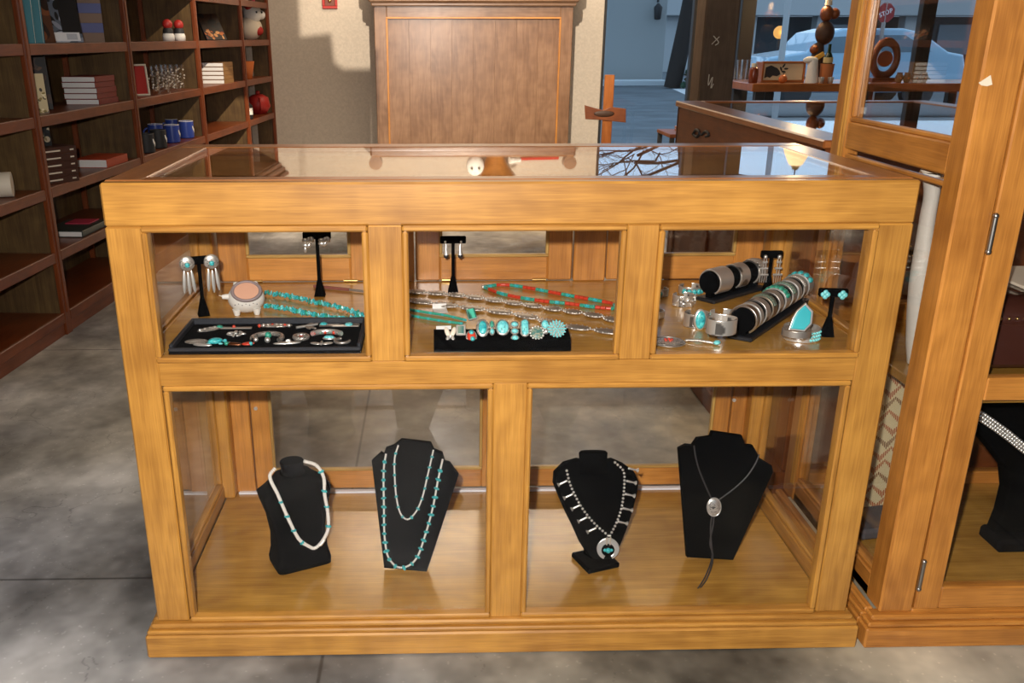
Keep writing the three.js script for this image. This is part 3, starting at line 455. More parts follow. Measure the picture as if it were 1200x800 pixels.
{ // white building far right with fascia and bays
  const w = std(lin(0.42, 0.44, 0.45), 0.8), dk = std(lin(0.03, 0.04, 0.05), 0.5), t = thing('white_building', 'low white building with deep fascia and dark bays across the street', 'building');
  part('fascia', board(9, 34, 2.0, 3.9, -39, -37.6, 0.03), w, t); part('back_wall', board(9, 34, -0.15, 2.0, -40, -39.2, 0.03), dk, t); part('roof', board(9, 34, 3.9, 4.05, -41, -37.4, 0.03), w, t);
  for (let i = 0; i < 7; i++) { const x = [9.2, 12.6, 15.4, 19, 23, 27, 31][i]; part('pier', board(x, x + [1.1, 0.35, 0.35, 0.5, 0.5, 0.5, 0.5][i], -0.15, 2.0, -38.6, -38, 0.02), w, t); }
  for (let i = 0; i < 4; i++) part('bay_window', board(10.6 + i * 5.2, 12.2 + i * 5.2, 0.5, 1.7, -39.2, -39.1, 0.02), std(lin(0.15, 0.2, 0.24), 0.1), t);
  const pp = hitZ(918, 50, -16), pl = thing('street_post', 'slim pale metal post on the pavement across the street', 'post', V(pp.x, -0.15, -16)); part('shaft', moved(cyl(0.06, 0.05, 4, 14), 0, 2, 0), w, pl); part('base', moved(cyl(0.1, 0.08, 0.2, 14), 0, 0.1, 0), w, pl);
  const sp = hitZ(1038, 15, -18), sg = thing('stop_sign', 'red octagonal stop sign on a post across the street', 'stop sign', V(sp.x, -0.15, -18)); part('post', moved(cyl(0.04, 0.04, sp.y + 0.35, 10), 0, (sp.y + 0.35) / 2, -0.03), M.steel, sg);
  const cv = document.createElement('canvas'); cv.width = cv.height = 128; const cx = cv.getContext('2d'); cx.fillStyle = '#9c1622'; cx.fillRect(0, 0, 128, 128); cx.fillStyle = '#e8e4e4'; cx.font = 'bold 42px sans-serif'; cx.textAlign = 'center'; cx.fillText('STOP', 64, 79);
  const ct = new THREE.CanvasTexture(cv); ct.colorSpace = THREE.SRGBColorSpace; const oct = new THREE.CylinderGeometry(0.19, 0.19, 0.012, 8); oct.rotateY(Math.PI / 8); oct.rotateX(Math.PI / 2);
  const plate = part('plate', oct.translate(0, sp.y + 0.15, 0), std(lin(0.35, 0.02, 0.03), 0.5), sg); const fg = new THREE.CircleGeometry(0.178, 8); fg.rotateZ(Math.PI / 8); part('lettering', fg.translate(0, sp.y + 0.15, 0.0075), new THREE.MeshStandardMaterial({ map: ct, roughness: 0.5 }), sg, 'white letters STOP on red');
}
{ // parked car, side on, bonnet to the left
  const z = -19, gy = -0.15, p0 = hitZ(890, 60, z + 0.85).x, t = thing('parked_car', 'pale blue parked car seen from the side across the street', 'car', V(p0, gy, z));
  const body = std(lin(0.30, 0.50, 0.66), 0.25, 0, { clearcoat: 1 }), gl = std(lin(0.10, 0.17, 0.22), 0.08), pr = new THREE.Shape([[0, 0.35], [0.02, 0.75], [0.25, 0.95], [1.0, 1.06], [1.35, 1.42], [1.7, 1.5], [2.9, 1.5], [3.3, 1.42], [3.9, 1.05], [4.2, 1.0], [4.3, 0.7], [4.25, 0.35]].map((q) => new THREE.Vector2(...q)));
  part('body', new THREE.ExtrudeGeometry(pr, { depth: 1.6, bevelEnabled: true, bevelSize: 0.05, bevelThickness: 0.06, bevelSegments: 3 }).translate(0, 0, -0.8), body, t);
  for (const q of [[[1.15, 1.08], [1.42, 1.38], [2.15, 1.42], [2.15, 1.08]], [[2.25, 1.08], [2.25, 1.42], [2.95, 1.42], [3.55, 1.1]]]) part('side_window', slab(q.map((e) => V(e[0], e[1], 0.868)), V(0, 0, 1), 0.01, 0), gl, t);
  for (const x of [0.85, 3.4]) for (const s of [-1, 1]) part('wheel', moved(cyl(0.33, 0.33, 0.2, 24), x, 0.33, s * 0.77, Math.PI / 2), M.dark, t);
  const ap = hitZ(914, 36, -30), am = thing('amber_lamp', 'glowing amber globe lamp on a post behind the parked car', 'lamp', V(ap.x, -0.15, -30)); part('post', moved(cyl(0.05, 0.05, ap.y, 10), 0, ap.y / 2, 0), M.dark, am);
  part('globe', moved(ball(0.2, 16, 12), 0, ap.y + 0.1, 0), new THREE.MeshStandardMaterial({ color: lin(0.1, 0.06, 0.02), emissive: lin(1, 0.5, 0.12), emissiveIntensity: 0.9 }), am); const al = new THREE.PointLight(lin(1, 0.55, 0.2), 0.5, 0, 2); al.position.set(ap.x, ap.y - 0.05, -29.72); al.castShadow = true; scene.add(al);
}
// ---------------------------------------------------------------- goods in the bookcase
bk.updateMatrixWorld(true);
const FN = V(1, 0, 0.07).normalize();
function sAt(u, v, e = 0.03) { const p = hit(u, v, FN, V(-1.843, 0, -1.711).addScaledVector(FN, -e)); return bk.worldToLocal(p).x; }
function shelfThing(name, label, cat, s, k, e, turn = 0, group, dy = 0) { const p = bk.localToWorld(V(s, SHELF_Y[k] + 0.0005 + dy, -e)); return thing(name, label, cat, p, BK_TURN + turn, group); }
function coverTex(bg, fn) { const c = document.createElement('canvas'); c.width = 128; c.height = 176; const x = c.getContext('2d'); x.fillStyle = bg; x.fillRect(0, 0, 128, 176); fn(x); const t = new THREE.CanvasTexture(c); t.colorSpace = THREE.SRGBColorSpace; return new THREE.MeshPhysicalMaterial({ map: t, roughness: 0.45 }); }
function blobs(x, n, cols, r0, r1, sd, y0 = 0, y1 = 176) { const o = seed; seed = sd; for (let i = 0; i < n; i++) { x.fillStyle = cols[(rnd() * cols.length) | 0]; x.beginPath(); x.ellipse(rnd() * 128, y0 + rnd() * (y1 - y0), rr(r0, r1), rr(r0, r1), rnd() * 3, 0, 7); x.fill(); } seed = o; }
// standing book: x width of cover, y height, z thickness, cover facing +z
function standBook(t, w, h, d, spine, cover, tilt = 0, lean = 0) {
    const a = (n, geo, m) => { const o = part(n, geo, m, t); o.rotation.set(-tilt, 0, lean); return o; };
  a('cover', merge([board(-w / 2, w / 2, 0, h, d / 2 - 0.003, d / 2, 0.001), board(-w / 2, w / 2, 0, h, -d / 2, -d / 2 + 0.003, 0.001), board(-w / 2, -w / 2 + 0.003, 0, h, -d / 2 + 0.003, d / 2 - 0.003, 0.0005)]), spine);
  a('pages', board(-w / 2 + 0.003, w / 2 - 0.004, 0.004, h - 0.004, -d / 2 + 0.003, d / 2 - 0.003, 0.0005), M.paper);
  if (cover) { const pg = new THREE.PlaneGeometry(w - 0.002, h - 0.002); a('cover_print', pg.translate(0, h / 2, d / 2 + 0.0006), cover); }
}
// lying book: x along the shelf (spine length), z depth, spine facing the front of the shelf
function lieBook(t, w, h, d, spine) {
  part('cover', merge([board(-w / 2, w / 2, 0, 0.002, -d / 2, d / 2, 0.0005), board(-w / 2, w / 2, h - 0.002, h, -d / 2, d / 2, 0.0005), board(-w / 2, w / 2, 0.002, h - 0.002, d / 2 - 0.003, d / 2, 0.0005)]), spine, t);
  part('pages', board(-w / 2 + 0.004, w / 2 - 0.004, 0.002, h - 0.002, -d / 2 + 0.004, d / 2 - 0.003, 0.0005), M.paper, t);
}
{
  const teal = std(lin(0.05, 0.20, 0.25), 0.45);
  for (let i = 0; i < 3; i++) standBook(shelfThing('teal_book', 'slim teal book leaning in a row at the bay side', 'book', 0.70 + i * 0.075, 4, 0.13, -1.35, 'three leaning teal books'), 0.19, 0.26, 0.03, teal, teal, 0.12, 0);
  standBook(shelfThing('brown_cover_book', 'large book with mottled brown cover beside the teal books', 'book', 0.98, 4, 0.14, -0.75), 0.2, 0.27, 0.02, std(lin(0.06, 0.025, 0.015), 0.5), coverTex('#54301c', (x) => blobs(x, 60, ['#7a4526', '#38200f', '#a0703c', '#2a1710'], 5, 22, 5)), 0.22);
  standBook(shelfThing('monochrome_cover_book', 'book with a black and white photo cover and white barcode strip', 'book', 1.16, 4, 0.09, -0.75), 0.2, 0.26, 0.018, M.dark, coverTex('#5c6472', (x) => { blobs(x, 70, ['#b8bcc8', '#23252c', '#8a90a0', '#101216'], 4, 20, 8); x.fillStyle = '#101015'; x.fillRect(70, 30, 58, 120); x.fillStyle = '#e6e6ea'; x.fillRect(40, 146, 80, 26); x.fillStyle = '#8890a0'; for (let i = 0; i < 16; i++) x.fillRect(80 + i * 2, 150, 1, 18); }), 0.2);
  const stripe = std(lin(0.12, 0.14, 0.32), 0.6); const stp = shelfThing('striped_box', 'tall box with blue and tan bands next to the monochrome book', 'box', sAt(107, 52, 0.12), 4, 0.12, -0.9);
  for (let i = 0; i < 6; i++) part('band', board(-0.055, 0.055, i * 0.045, (i + 1) * 0.045, -0.05, 0.05, 0.001), i % 2 ? stripe : std(lin(0.24, 0.16, 0.12), 0.6), stp);
  const ORD = ['bottom', 'second from bottom', 'middle', 'second from top', 'topmost'];
  // bay B, second row
  standBook(shelfThing('thin_red_book', 'thin red book standing behind the cream picture book', 'book', 0.71, 3, 0.26, -1.3), 0.15, 0.2, 0.014, M.red, M.red, 0.05);
  standBook(shelfThing('cream_picture_book', 'small cream book with a painted crowd on its cover', 'book', 0.80, 3, 0.10, -0.95), 0.13, 0.165, 0.02, M.cream, coverTex('#c9b78c', (x) => { blobs(x, 60, ['#5c4a24', '#8a7433', '#e6d8b0', '#3a2c16'], 3, 9, 12, 70, 176); blobs(x, 12, ['#b4553a', '#caa58a'], 4, 9, 14, 8, 50); }), 0.1);
  standBook(shelfThing('dark_tall_book', 'tall dark brown book standing behind the cream picture book', 'book', 1.0, 3, 0.20, -0.95), 0.18, 0.245, 0.02, M.dark, coverTex('#1a100c', (x) => blobs(x, 26, ['#3c2417', '#5a3a20', '#241510', '#0d0807'], 6, 26, 17)), 0.12);
  const s1 = sAt(118, 123), red = std(lin(0.20, 0.022, 0.016), 0.45); for (let i = 0; i < 5; i++) lieBook(shelfThing('red_spined_book', ORD[i] + ' red-spined white-paged book of the stack of five', 'book', s1 + 0.12 - i * 0.004, 3, 0.12 + (i % 2) * 0.004, 0, 'stack of red-spined books', i * 0.0265), 0.24, 0.026, 0.17, red);
  // bay B, third row
  const brn = std(lin(0.055, 0.018, 0.01), 0.5); for (let i = 0; i < 5; i++) { const t = shelfThing('brown_spined_book', ORD[i] + ' brown book with pale spine lettering of the low stack', 'book', 0.84 + i * 0.003, 2, 0.09, -0.5, 'stack of brown-spined books', i * 0.031); lieBook(t, 0.19, 0.0305, 0.16, brn); for (const [a, b] of [[-0.08, 0.01], [0.06, 0.08]]) part('spine_line', board(a, b, 0.012, 0.018, 0.08, 0.0806, 0.0002), M.cream, t); }
  standBook(shelfThing('photo_cover_book', 'book with a dark photo cover standing on the brown stack', 'book', 0.82, 2, 0.1, -0.8, undefined, 0.156), 0.1, 0.12, 0.014, M.dark, coverTex('#15171a', (x) => blobs(x, 26, ['#b3a58c', '#4a4640', '#20242a', '#807050'], 6, 20, 23)), 0.1);
  lieBook(shelfThing('orange_spined_book', 'thick white-paged book with bright orange spine lying alone', 'book', sAt(122, 196) + 0.14, 2, 0.1), 0.27, 0.04, 0.17, std(lin(0.45, 0.055, 0.012), 0.5));
  { const t = shelfThing('magazine', 'dark glossy magazine with pink corner lying flat on the lower shelf', 'magazine', sAt(100, 273) + 0.1, 1, 0.12); part('cover', board(-0.15, 0.15, 0.0, 0.03, -0.1, 0.1, 0.002), std(lin(0.04, 0.055, 0.05), 0.3), t); part('pages', board(-0.152, -0.14, 0.004, 0.026, -0.095, 0.095, 0.001), M.paper, t); part('pink_corner', board(0.02, 0.14, 0.0302, 0.034, -0.06, 0.06, 0.001), std(lin(0.55, 0.05, 0.1), 0.4), t); }
  // bay A
  { const t = shelfThing('blanket_roll', 'rolled white blanket with brown and black stripes on the shelf', 'blanket', sAt(16, 232), 2, 0.15, -1.2); const r = 0.05; part('roll', moved(cyl(r, r, 0.22, 20), 0, r, 0, 0, 0, Math.PI / 2), M.cream, t); part('brown_stripe', moved(cyl(r + 0.001, r + 0.001, 0.05, 20), 0.0, r, 0, 0, 0, Math.PI / 2), M.orange, t); part('black_stripe', moved(cyl(r + 0.001, r + 0.001, 0.02, 20), -0.05, r, 0, 0, 0, Math.PI / 2), M.dark, t); }
  // bay C
  standBook(shelfThing('red_photo_book', 'small book with a red and gold cover standing alone', 'book', 1.88, 4, 0.14, -0.9), 0.12, 0.15, 0.014, M.red, coverTex('#4a1410', (x) => blobs(x, 30, ['#c89040', '#8a2018', '#f0d8a0', '#280a08'], 4, 14, 29)), 0.12);
  for (const u of [198, 211]) { const t = shelfThing('shaker', 'small white and black figure shaker with red cap', 'shaker', sAt(u, 48, 0.08), 4, 0.08, -0.4, 'pair of red-capped shakers'); part('body', lathe([[0, 0], [0.035, 0], [0.036, 0.03], [0.02, 0.075], [0, 0.08]], 16), M.white, t); part('dark_band', lathe([[0.0325, 0.045], [0.03, 0.062], [0.024, 0.075]], 16), M.dark, t); part('cap', moved(ball(0.03, 14, 10), 0, 0.095, 0), M.red, t); }
  { const t = shelfThing('small_picture_frame', 'small pale framed picture beside the star glasses', 'picture frame', sAt(164, 110, 0.1), 3, 0.1, -0.8); part('frame', moved(ring(-0.06, 0.06, 0, 0.17, -0.008, 0.008, 0.01), 0, 0, 0, -0.12), M.cream, t); part('picture', moved(board(-0.05, 0.05, 0.01, 0.16, -0.006, 0.0, 0.001), 0, 0, 0, -0.12), M.red, t); }
  const gls = [180, 186, 192, 197, 202, 206, 210, 214]; gls.forEach((u, i) => { const t = shelfThing('star_glass', 'clear drinking glass with pale star pattern in the row', 'glass', sAt(u, 104, 0.07 + (i % 2) * 0.09), 3, 0.07 + (i % 2) * 0.09, 0, 'star-patterned glasses'); part('tumbler', lathe([[0, 0], [0.033, 0], [0.04, 0.15], [0.037, 0.15], [0.03, 0.01], [0, 0.01]], 18), M.glass, t); const st = []; for (let j = 0; j < 14; j++) { const a = j * 2.4, y = 0.02 + (j % 7) * 0.017; st.push(moved(new THREE.OctahedronGeometry(0.0065, 0), Math.cos(a) * (0.034 + y * 0.047), y, Math.sin(a) * (0.034 + y * 0.047))); } part('stars', merge(st), M.silver, t).userData.kind = 'stuff'; });
  const mug = (u, v, e, m, label, group, emb) => { const t = shelfThing('mug', label, 'mug', sAt(u, v, e), 2, e, 0.3, group); part('cup', lathe([[0, 0], [0.042, 0], [0.046, 0.006], [0.046, 0.1], [0.0455, 0.104], [0.042, 0.104], [0.041, 0.01], [0, 0.008]], 24), m, t); part('handle', moved(new THREE.TorusGeometry(0.028, 0.006, 8, 16, Math.PI), 0, 0.052, -0.044, 0, Math.PI / 2, -Math.PI / 2), m, t); if (emb) part('emblem', merge([moved(ball(0.014, 10, 8), -0.02, 0.06, 0.042, 0, -0.4, 0.5, [0.6, 1.3, 0.12]), moved(ball(0.009, 10, 8), -0.008, 0.045, 0.046, 0, -0.2, -0.4, [0.6, 1.5, 0.12])]), M.white, t); if (m === M.blue) part('rim', moved(new THREE.TorusGeometry(0.044, 0.0022, 6, 24), 0, 0.104, 0, Math.PI / 2), M.white, t); };
  mug(172, 172, 0.05, M.dark, 'black mug with white emblem nearest the bay side', undefined, true); mug(186, 165, 0.06, M.dark, 'black mug standing before the blue mugs', undefined, true);
  mug(183, 158, 0.2, M.blue, 'cobalt blue mug standing behind the black mugs', 'cobalt blue mugs', true); mug(202, 158, 0.08, M.blue, 'cobalt blue mug in front, between the black mugs and another blue one', 'cobalt blue mugs', true); mug(203, 154, 0.22, M.blue, 'cobalt blue mug mostly hidden behind the front middle mug', 'cobalt blue mugs', true); mug(219, 157, 0.08, M.blue, 'cobalt blue mug in full view, farthest from the black mugs', 'cobalt blue mugs', true);
  // bay D
  standBook(shelfThing('tilted_book', 'dark book with orange flame cover propped at a tilt', 'book', sAt(254, 46, 0.12), 4, 0.12, -0.55), 0.19, 0.2, 0.016, M.dark, coverTex('#241410', (x) => { blobs(x, 14, ['#10141a', '#38251c'], 10, 30, 31, 0, 110); blobs(x, 24, ['#d0702a', '#8a3412', '#f0b070'], 4, 14, 33, 110, 176); }), 0.5);
  const tan = std(lin(0.22, 0.11, 0.035), 0.5), s2 = sAt(262, 99); for (let i = 0; i < 5; i++) lieBook(shelfThing('tan_spined_book', ORD[i] + ' tan-spined white-paged book of the far stack of five', 'book', s2 + 0.1, 3, 0.14, 0, 'stack of tan-spined books', i * 0.0285), 0.24, 0.0275, 0.25, tan);
  // bay E
  { const t = shelfThing('plush_figure', 'white and red spotted plush animal figure in the end bay', 'plush toy', sAt(294, 47, 0.14), 4, 0.14, -0.6); part('body', moved(ball(0.1, 20, 14), 0, 0.09, 0, 0, 0, 0, [1.15, 0.95, 0.8]), M.cream, t); part('head', moved(ball(0.075, 18, 14), 0.02, 0.2, 0.02), M.white, t); part('muzzle', moved(ball(0.035, 12, 10), 0.085, 0.19, 0.05), M.white, t); for (const s of [-1, 1]) part('ear', moved(ball(0.025, 10, 8), 0.02 + 0.045 * s, 0.265, 0), M.red, t); part('spot', moved(ball(0.05, 12, 8), 0.04, 0.07, 0.05, 0, 0, 0, [1, 0.8, 0.7]), M.red, t); part('spot', moved(ball(0.035, 12, 8), -0.02, 0.25, 0.03), M.red, t); for (const s of [-1, 1]) part('eye', moved(ball(0.009, 8, 6), 0.03 + s * 0.028, 0.21, 0.09), M.dark, t); }
  { const t = shelfThing('pink_box', 'bright pink box on the top shelf of the end bay', 'box', sAt(300, 5, 0.12), 5, 0.12, -0.5); part('box_body', board(-0.1, 0.1, 0, 0.09, -0.07, 0.07, 0.003), std(lin(0.5, 0.05, 0.1), 0.5), t); part('lid', board(-0.104, 0.104, 0.09, 0.12, -0.074, 0.074, 0.003), std(lin(0.42, 0.04, 0.08), 0.5), t); }
  { const t = shelfThing('orange_planter', 'orange clay planter in the end bay', 'planter', sAt(288, 90, 0.08), 3, 0.08); part('pot', lathe([[0, 0], [0.05, 0], [0.075, 0.13], [0.068, 0.13], [0.045, 0.015], [0, 0.015]], 20), M.orange, t); }
  { const t = shelfThing('dark_basket', 'dark twig basket beside the orange planter', 'basket', sAt(306, 84, 0.14), 3, 0.14); part('bowl', lathe([[0, 0], [0.07, 0], [0.11, 0.08], [0.105, 0.08], [0.06, 0.01], [0, 0.01]], 20), M.darkwood, t); const h = []; for (let i = 0; i < 9; i++) h.push(tube([V(Math.cos(i * 0.7) * 0.06, 0.05, Math.sin(i * 0.7) * 0.06), V(Math.cos(i * 0.7 + 0.5) * 0.1, 0.15, Math.sin(i * 0.7) * 0.07), V(Math.cos(i + 1) * 0.08, 0.21, Math.sin(i * 0.7) * 0.03)], 0.006, 8, 5)); part('twigs', merge(h), M.rear, t).userData.kind = 'stuff'; }
  { const t = shelfThing('red_teapot', 'round red teapot in the end bay', 'teapot', sAt(303, 124, 0.1), 2, 0.1, 0.4); part('pot', lathe([[0, 0], [0.06, 0], [0.1, 0.06], [0.085, 0.13], [0.04, 0.155], [0, 0.155]], 22), M.red, t); part('lid_knob', moved(ball(0.018, 10, 8), 0, 0.168, 0), M.red, t); part('spout', tube([V(0.08, 0.05, 0), V(0.13, 0.08, 0), V(0.15, 0.13, 0)], 0.014, 10, 8), M.red, t); part('handle', moved(new THREE.TorusGeometry(0.05, 0.009, 8, 18, Math.PI), -0.08, 0.08, 0, 0, 0, Math.PI / 2), M.red, t); }
  { const t = shelfThing('painted_bottle', 'black and white painted bottle beside the red teapot', 'bottle', sAt(289, 128, 0.06), 2, 0.06); part('bottle_body', lathe([[0, 0], [0.045, 0], [0.047, 0.1], [0.02, 0.13], [0.016, 0.17], [0, 0.17]], 18), M.dark, t); part('white_patch', moved(cyl(0.0475, 0.0475, 0.05, 18), 0, 0.06, 0), M.white, t); }
}
// ---------------------------------------------------------------- lower deck: necklace busts
const zoomL = (x, y) => [180 + x / 2.58, 430 + y / 2.58], zoomR = (x, y) => [580 + x / 2.58, 430 + y / 2.58];
function tilted(u, v, y, tilt, yaw = 0) { const p0 = hitY(u, v, y); return { p0, n: V(Math.sin(yaw) * Math.cos(tilt), Math.sin(tilt), Math.cos(yaw) * Math.cos(tilt)) }; }
const onPlane = (pl, px, off = 0) => hit(px[0], px[1], pl.n, pl.p0).addScaledVector(pl.n, off);
function beads(curve, n, geo, jitter = 0) {   // many small beads threaded on one curve, merged
  const out = []; for (let i = 0; i <= n; i++) { const t = i / n, p = curve.getPointAt(t), d = curve.getTangentAt(t), g = geo.clone(); if (jitter) g.scale(1 + rr(-jitter, jitter), 1 + rr(-jitter, jitter), 1 + rr(-jitter, jitter)); g.applyQuaternion(new THREE.Quaternion().setFromUnitVectors(V(0, 1, 0), d)); g.translate(p.x, p.y, p.z); out.push(g); }
  return merge(out);
}
const curveOf = (pts) => new THREE.CatmullRomCurve3(pts);
function chips(t, curve, ts, m, len = 0.012, r = 0.0035, side) { for (const k of ts) { const p = curve.getPointAt(k), d = curve.getTangentAt(k), o = part('turquoise_chip', new THREE.DodecahedronGeometry(1, 0).scale(len / 2 * rr(0.8, 1.2), r * rr(0.8, 1.2), r), m, t); o.position.copy(p).add(V(0, 0, 0.002)); o.rotation.z = Math.atan2(d.y, d.x) + Math.PI / 2 + rr(-0.3, 0.3); } }
{ // bust 1: solid waisted form with a neck
  const c = hitY(352, 656, LD), yaw = 0.45, t = thing('waisted_bust', 'solid black velvet bust with short round neck, nearest the left end of the lower deck', 'jewellery bust', V(c.x, LD, c.z), yaw);
  const rows = [[0, 0.06, 0.047], [0.014, 0.061, 0.047], [0.04, 0.056, 0.04], [0.08, 0.055, 0.034], [0.13, 0.061, 0.034], [0.17, 0.072, 0.036], [0.19, 0.076, 0.036], [0.206, 0.066, 0.032], [0.222, 0.045, 0.029], [0.23, 0.038, 0.028]];
  const pos = [], idx = [], K = 20; rows.forEach(([y, hw, hd]) => { for (let i = 0; i < K; i++) { const a = i / K * 2 * Math.PI, cs = Math.cos(a), sn = Math.sin(a), e = 0.24; const f = y > 0.2 ? 0.7 : e; pos.push(Math.sign(cs) * Math.abs(cs) ** f * hw * 1.1, y, Math.sign(sn) * Math.abs(sn) ** f * hd - y * 0.06); } });
  for (let r = 0; r < rows.length - 1; r++) for (let i = 0; i < K; i++) { const a = r * K + i, b = r * K + (i + 1) % K; idx.push(a, a + K, b, b, a + K, b + K); }
  for (const [base, up] of [[0, 0], [(rows.length - 1) * K, 1]]) for (let i = 1; i < K - 1; i++) up ? idx.push(base, base + i + 1, base + i) : idx.push(base, base + i, base + i + 1);
  const g = new THREE.BufferGeometry(); g.setAttribute('position', new THREE.Float32BufferAttribute(pos, 3)); g.setIndex(idx); g.computeVertexNormals(); part('torso', g, M.black, t);
  part('neck', moved(lathe([[0, 0], [0.032, 0], [0.026, 0.014], [0.028, 0.03], [0.026, 0.033], [0, 0.033]], 24), 0.0, 0.226, -0.014, -0.06), M.velvet2, t);
  t.updateMatrixWorld(true);
  const pl = { p0: t.localToWorld(V(0, 0.14, 0.028)), n: V(Math.sin(yaw), 0.05, Math.cos(yaw)).normalize() };
  const pts = [[365, 305], [350, 325], [375, 385], [392, 425], [410, 465], [440, 520], [465, 538], [485, 545], [505, 528], [525, 490], [525, 440], [515, 380], [512, 330], [490, 295], [455, 283]].map((q) => onPlane(pl, zoomL(...q), 0.004));
  const n = thing('heishi_necklace', 'thick white shell bead necklace with sparse turquoise on the waisted bust', 'necklace'), cv = curveOf(pts);
  part('shell_beads', beads(cv, 120, cyl(0.0042, 0.0042, 0.0032, 8), 0.06), M.bead, n).userData.kind = 'stuff'; chips(n, cv, [0.18, 0.26, 0.34, 0.42, 0.62, 0.72, 0.8, 0.9], M.turq, 0.014, 0.004);
  part('silver_beads', beads(curveOf([0.53, 0.535, 0.545, 0.555].map((k) => cv.getPointAt(k).add(V(0, -0.004, 0.002)))), 5, ball(0.004, 8, 6)), M.silver, n).userData.kind = 'stuff';
}
function boardBust(outline, zf, base, tilt, label, yaw = 0) {
  const pl = tilted(...base, LD, tilt, yaw), t = thing('board_bust', label, 'jewellery bust'), P = outline.map((q) => onPlane(pl, zf(...q)));
  for (const p of P) p.y = Math.max(p.y, LD + 0.0035);
  part('board', slab(P, pl.n, 0.012, 0.003), M.black, t);
  const c = P.reduce((a, p) => a.add(p), V(0, 0, 0)).multiplyScalar(1 / P.length), h = c.y - LD, back = pl.n.clone().multiplyScalar(-0.016);
  const top = c.clone().add(back).add(V(0, 0.02, 0)), z = c.z - (h * Math.tan(tilt)) - 0.07;
  part('easel_leg', slab([V(c.x - 0.02, LD + 0.001, z), V(c.x + 0.02, LD + 0.001, z), V(top.x + 0.012, top.y, top.z - 0.004), V(top.x - 0.012, top.y, top.z - 0.004)], V(0, 0.5, -1), 0.003, 0), std(lin(0.2, 0.12, 0.06), 0.8), t, 'brown card strut');
  return pl;
}
{
  const o2 = [[750, 222], [835, 232], [845, 252], [870, 262], [877, 288], [893, 292], [918, 327], [823, 628], [700, 604], [663, 285], [688, 262], [697, 268], [705, 248], [728, 240]];
  const pl = boardBust(o2, zoomL, [485, 670], 0.2, 'flat black stepped-shoulder necklace board wearing two white strands', -0.03);
  const outer = curveOf([[703, 262], [697, 300], [697, 420], [700, 520], [712, 575], [740, 602], [770, 598], [795, 575], [820, 510], [845, 420], [860, 340], [874, 278]].map((q) => onPlane(pl, zoomL(...q), 0.006)));
  const n1 = thing('long_shell_necklace', 'longer outer white shell strand with turquoise chips on the stepped board', 'necklace'); part('shell_beads', beads(outer, 150, cyl(0.0024, 0.0024, 0.0026, 7), 0.05), M.bead, n1).userData.kind = 'stuff';
  chips(n1, outer, Array.from({ length: 26 }, (_, i) => 0.03 + i * 0.037), M.turq, 0.014, 0.004);
  const inner = curveOf([[740, 236], [730, 270], [730, 340], [738, 410], [750, 445], [768, 458], [790, 440], [810, 400], [830, 320], [846, 250]].map((q) => onPlane(pl, zoomL(...q), 0.006)));
  const n2 = thing('short_shell_necklace', 'shorter inner white shell strand with turquoise chips on the stepped board', 'necklace'); part('shell_beads', beads(inner, 110, cyl(0.002, 0.002, 0.0024, 7), 0.05), M.bead, n2).userData.kind = 'stuff';
  chips(n2, inner, Array.from({ length: 14 }, (_, i) => 0.05 + i * 0.07), M.turq, 0.01, 0.003);
}
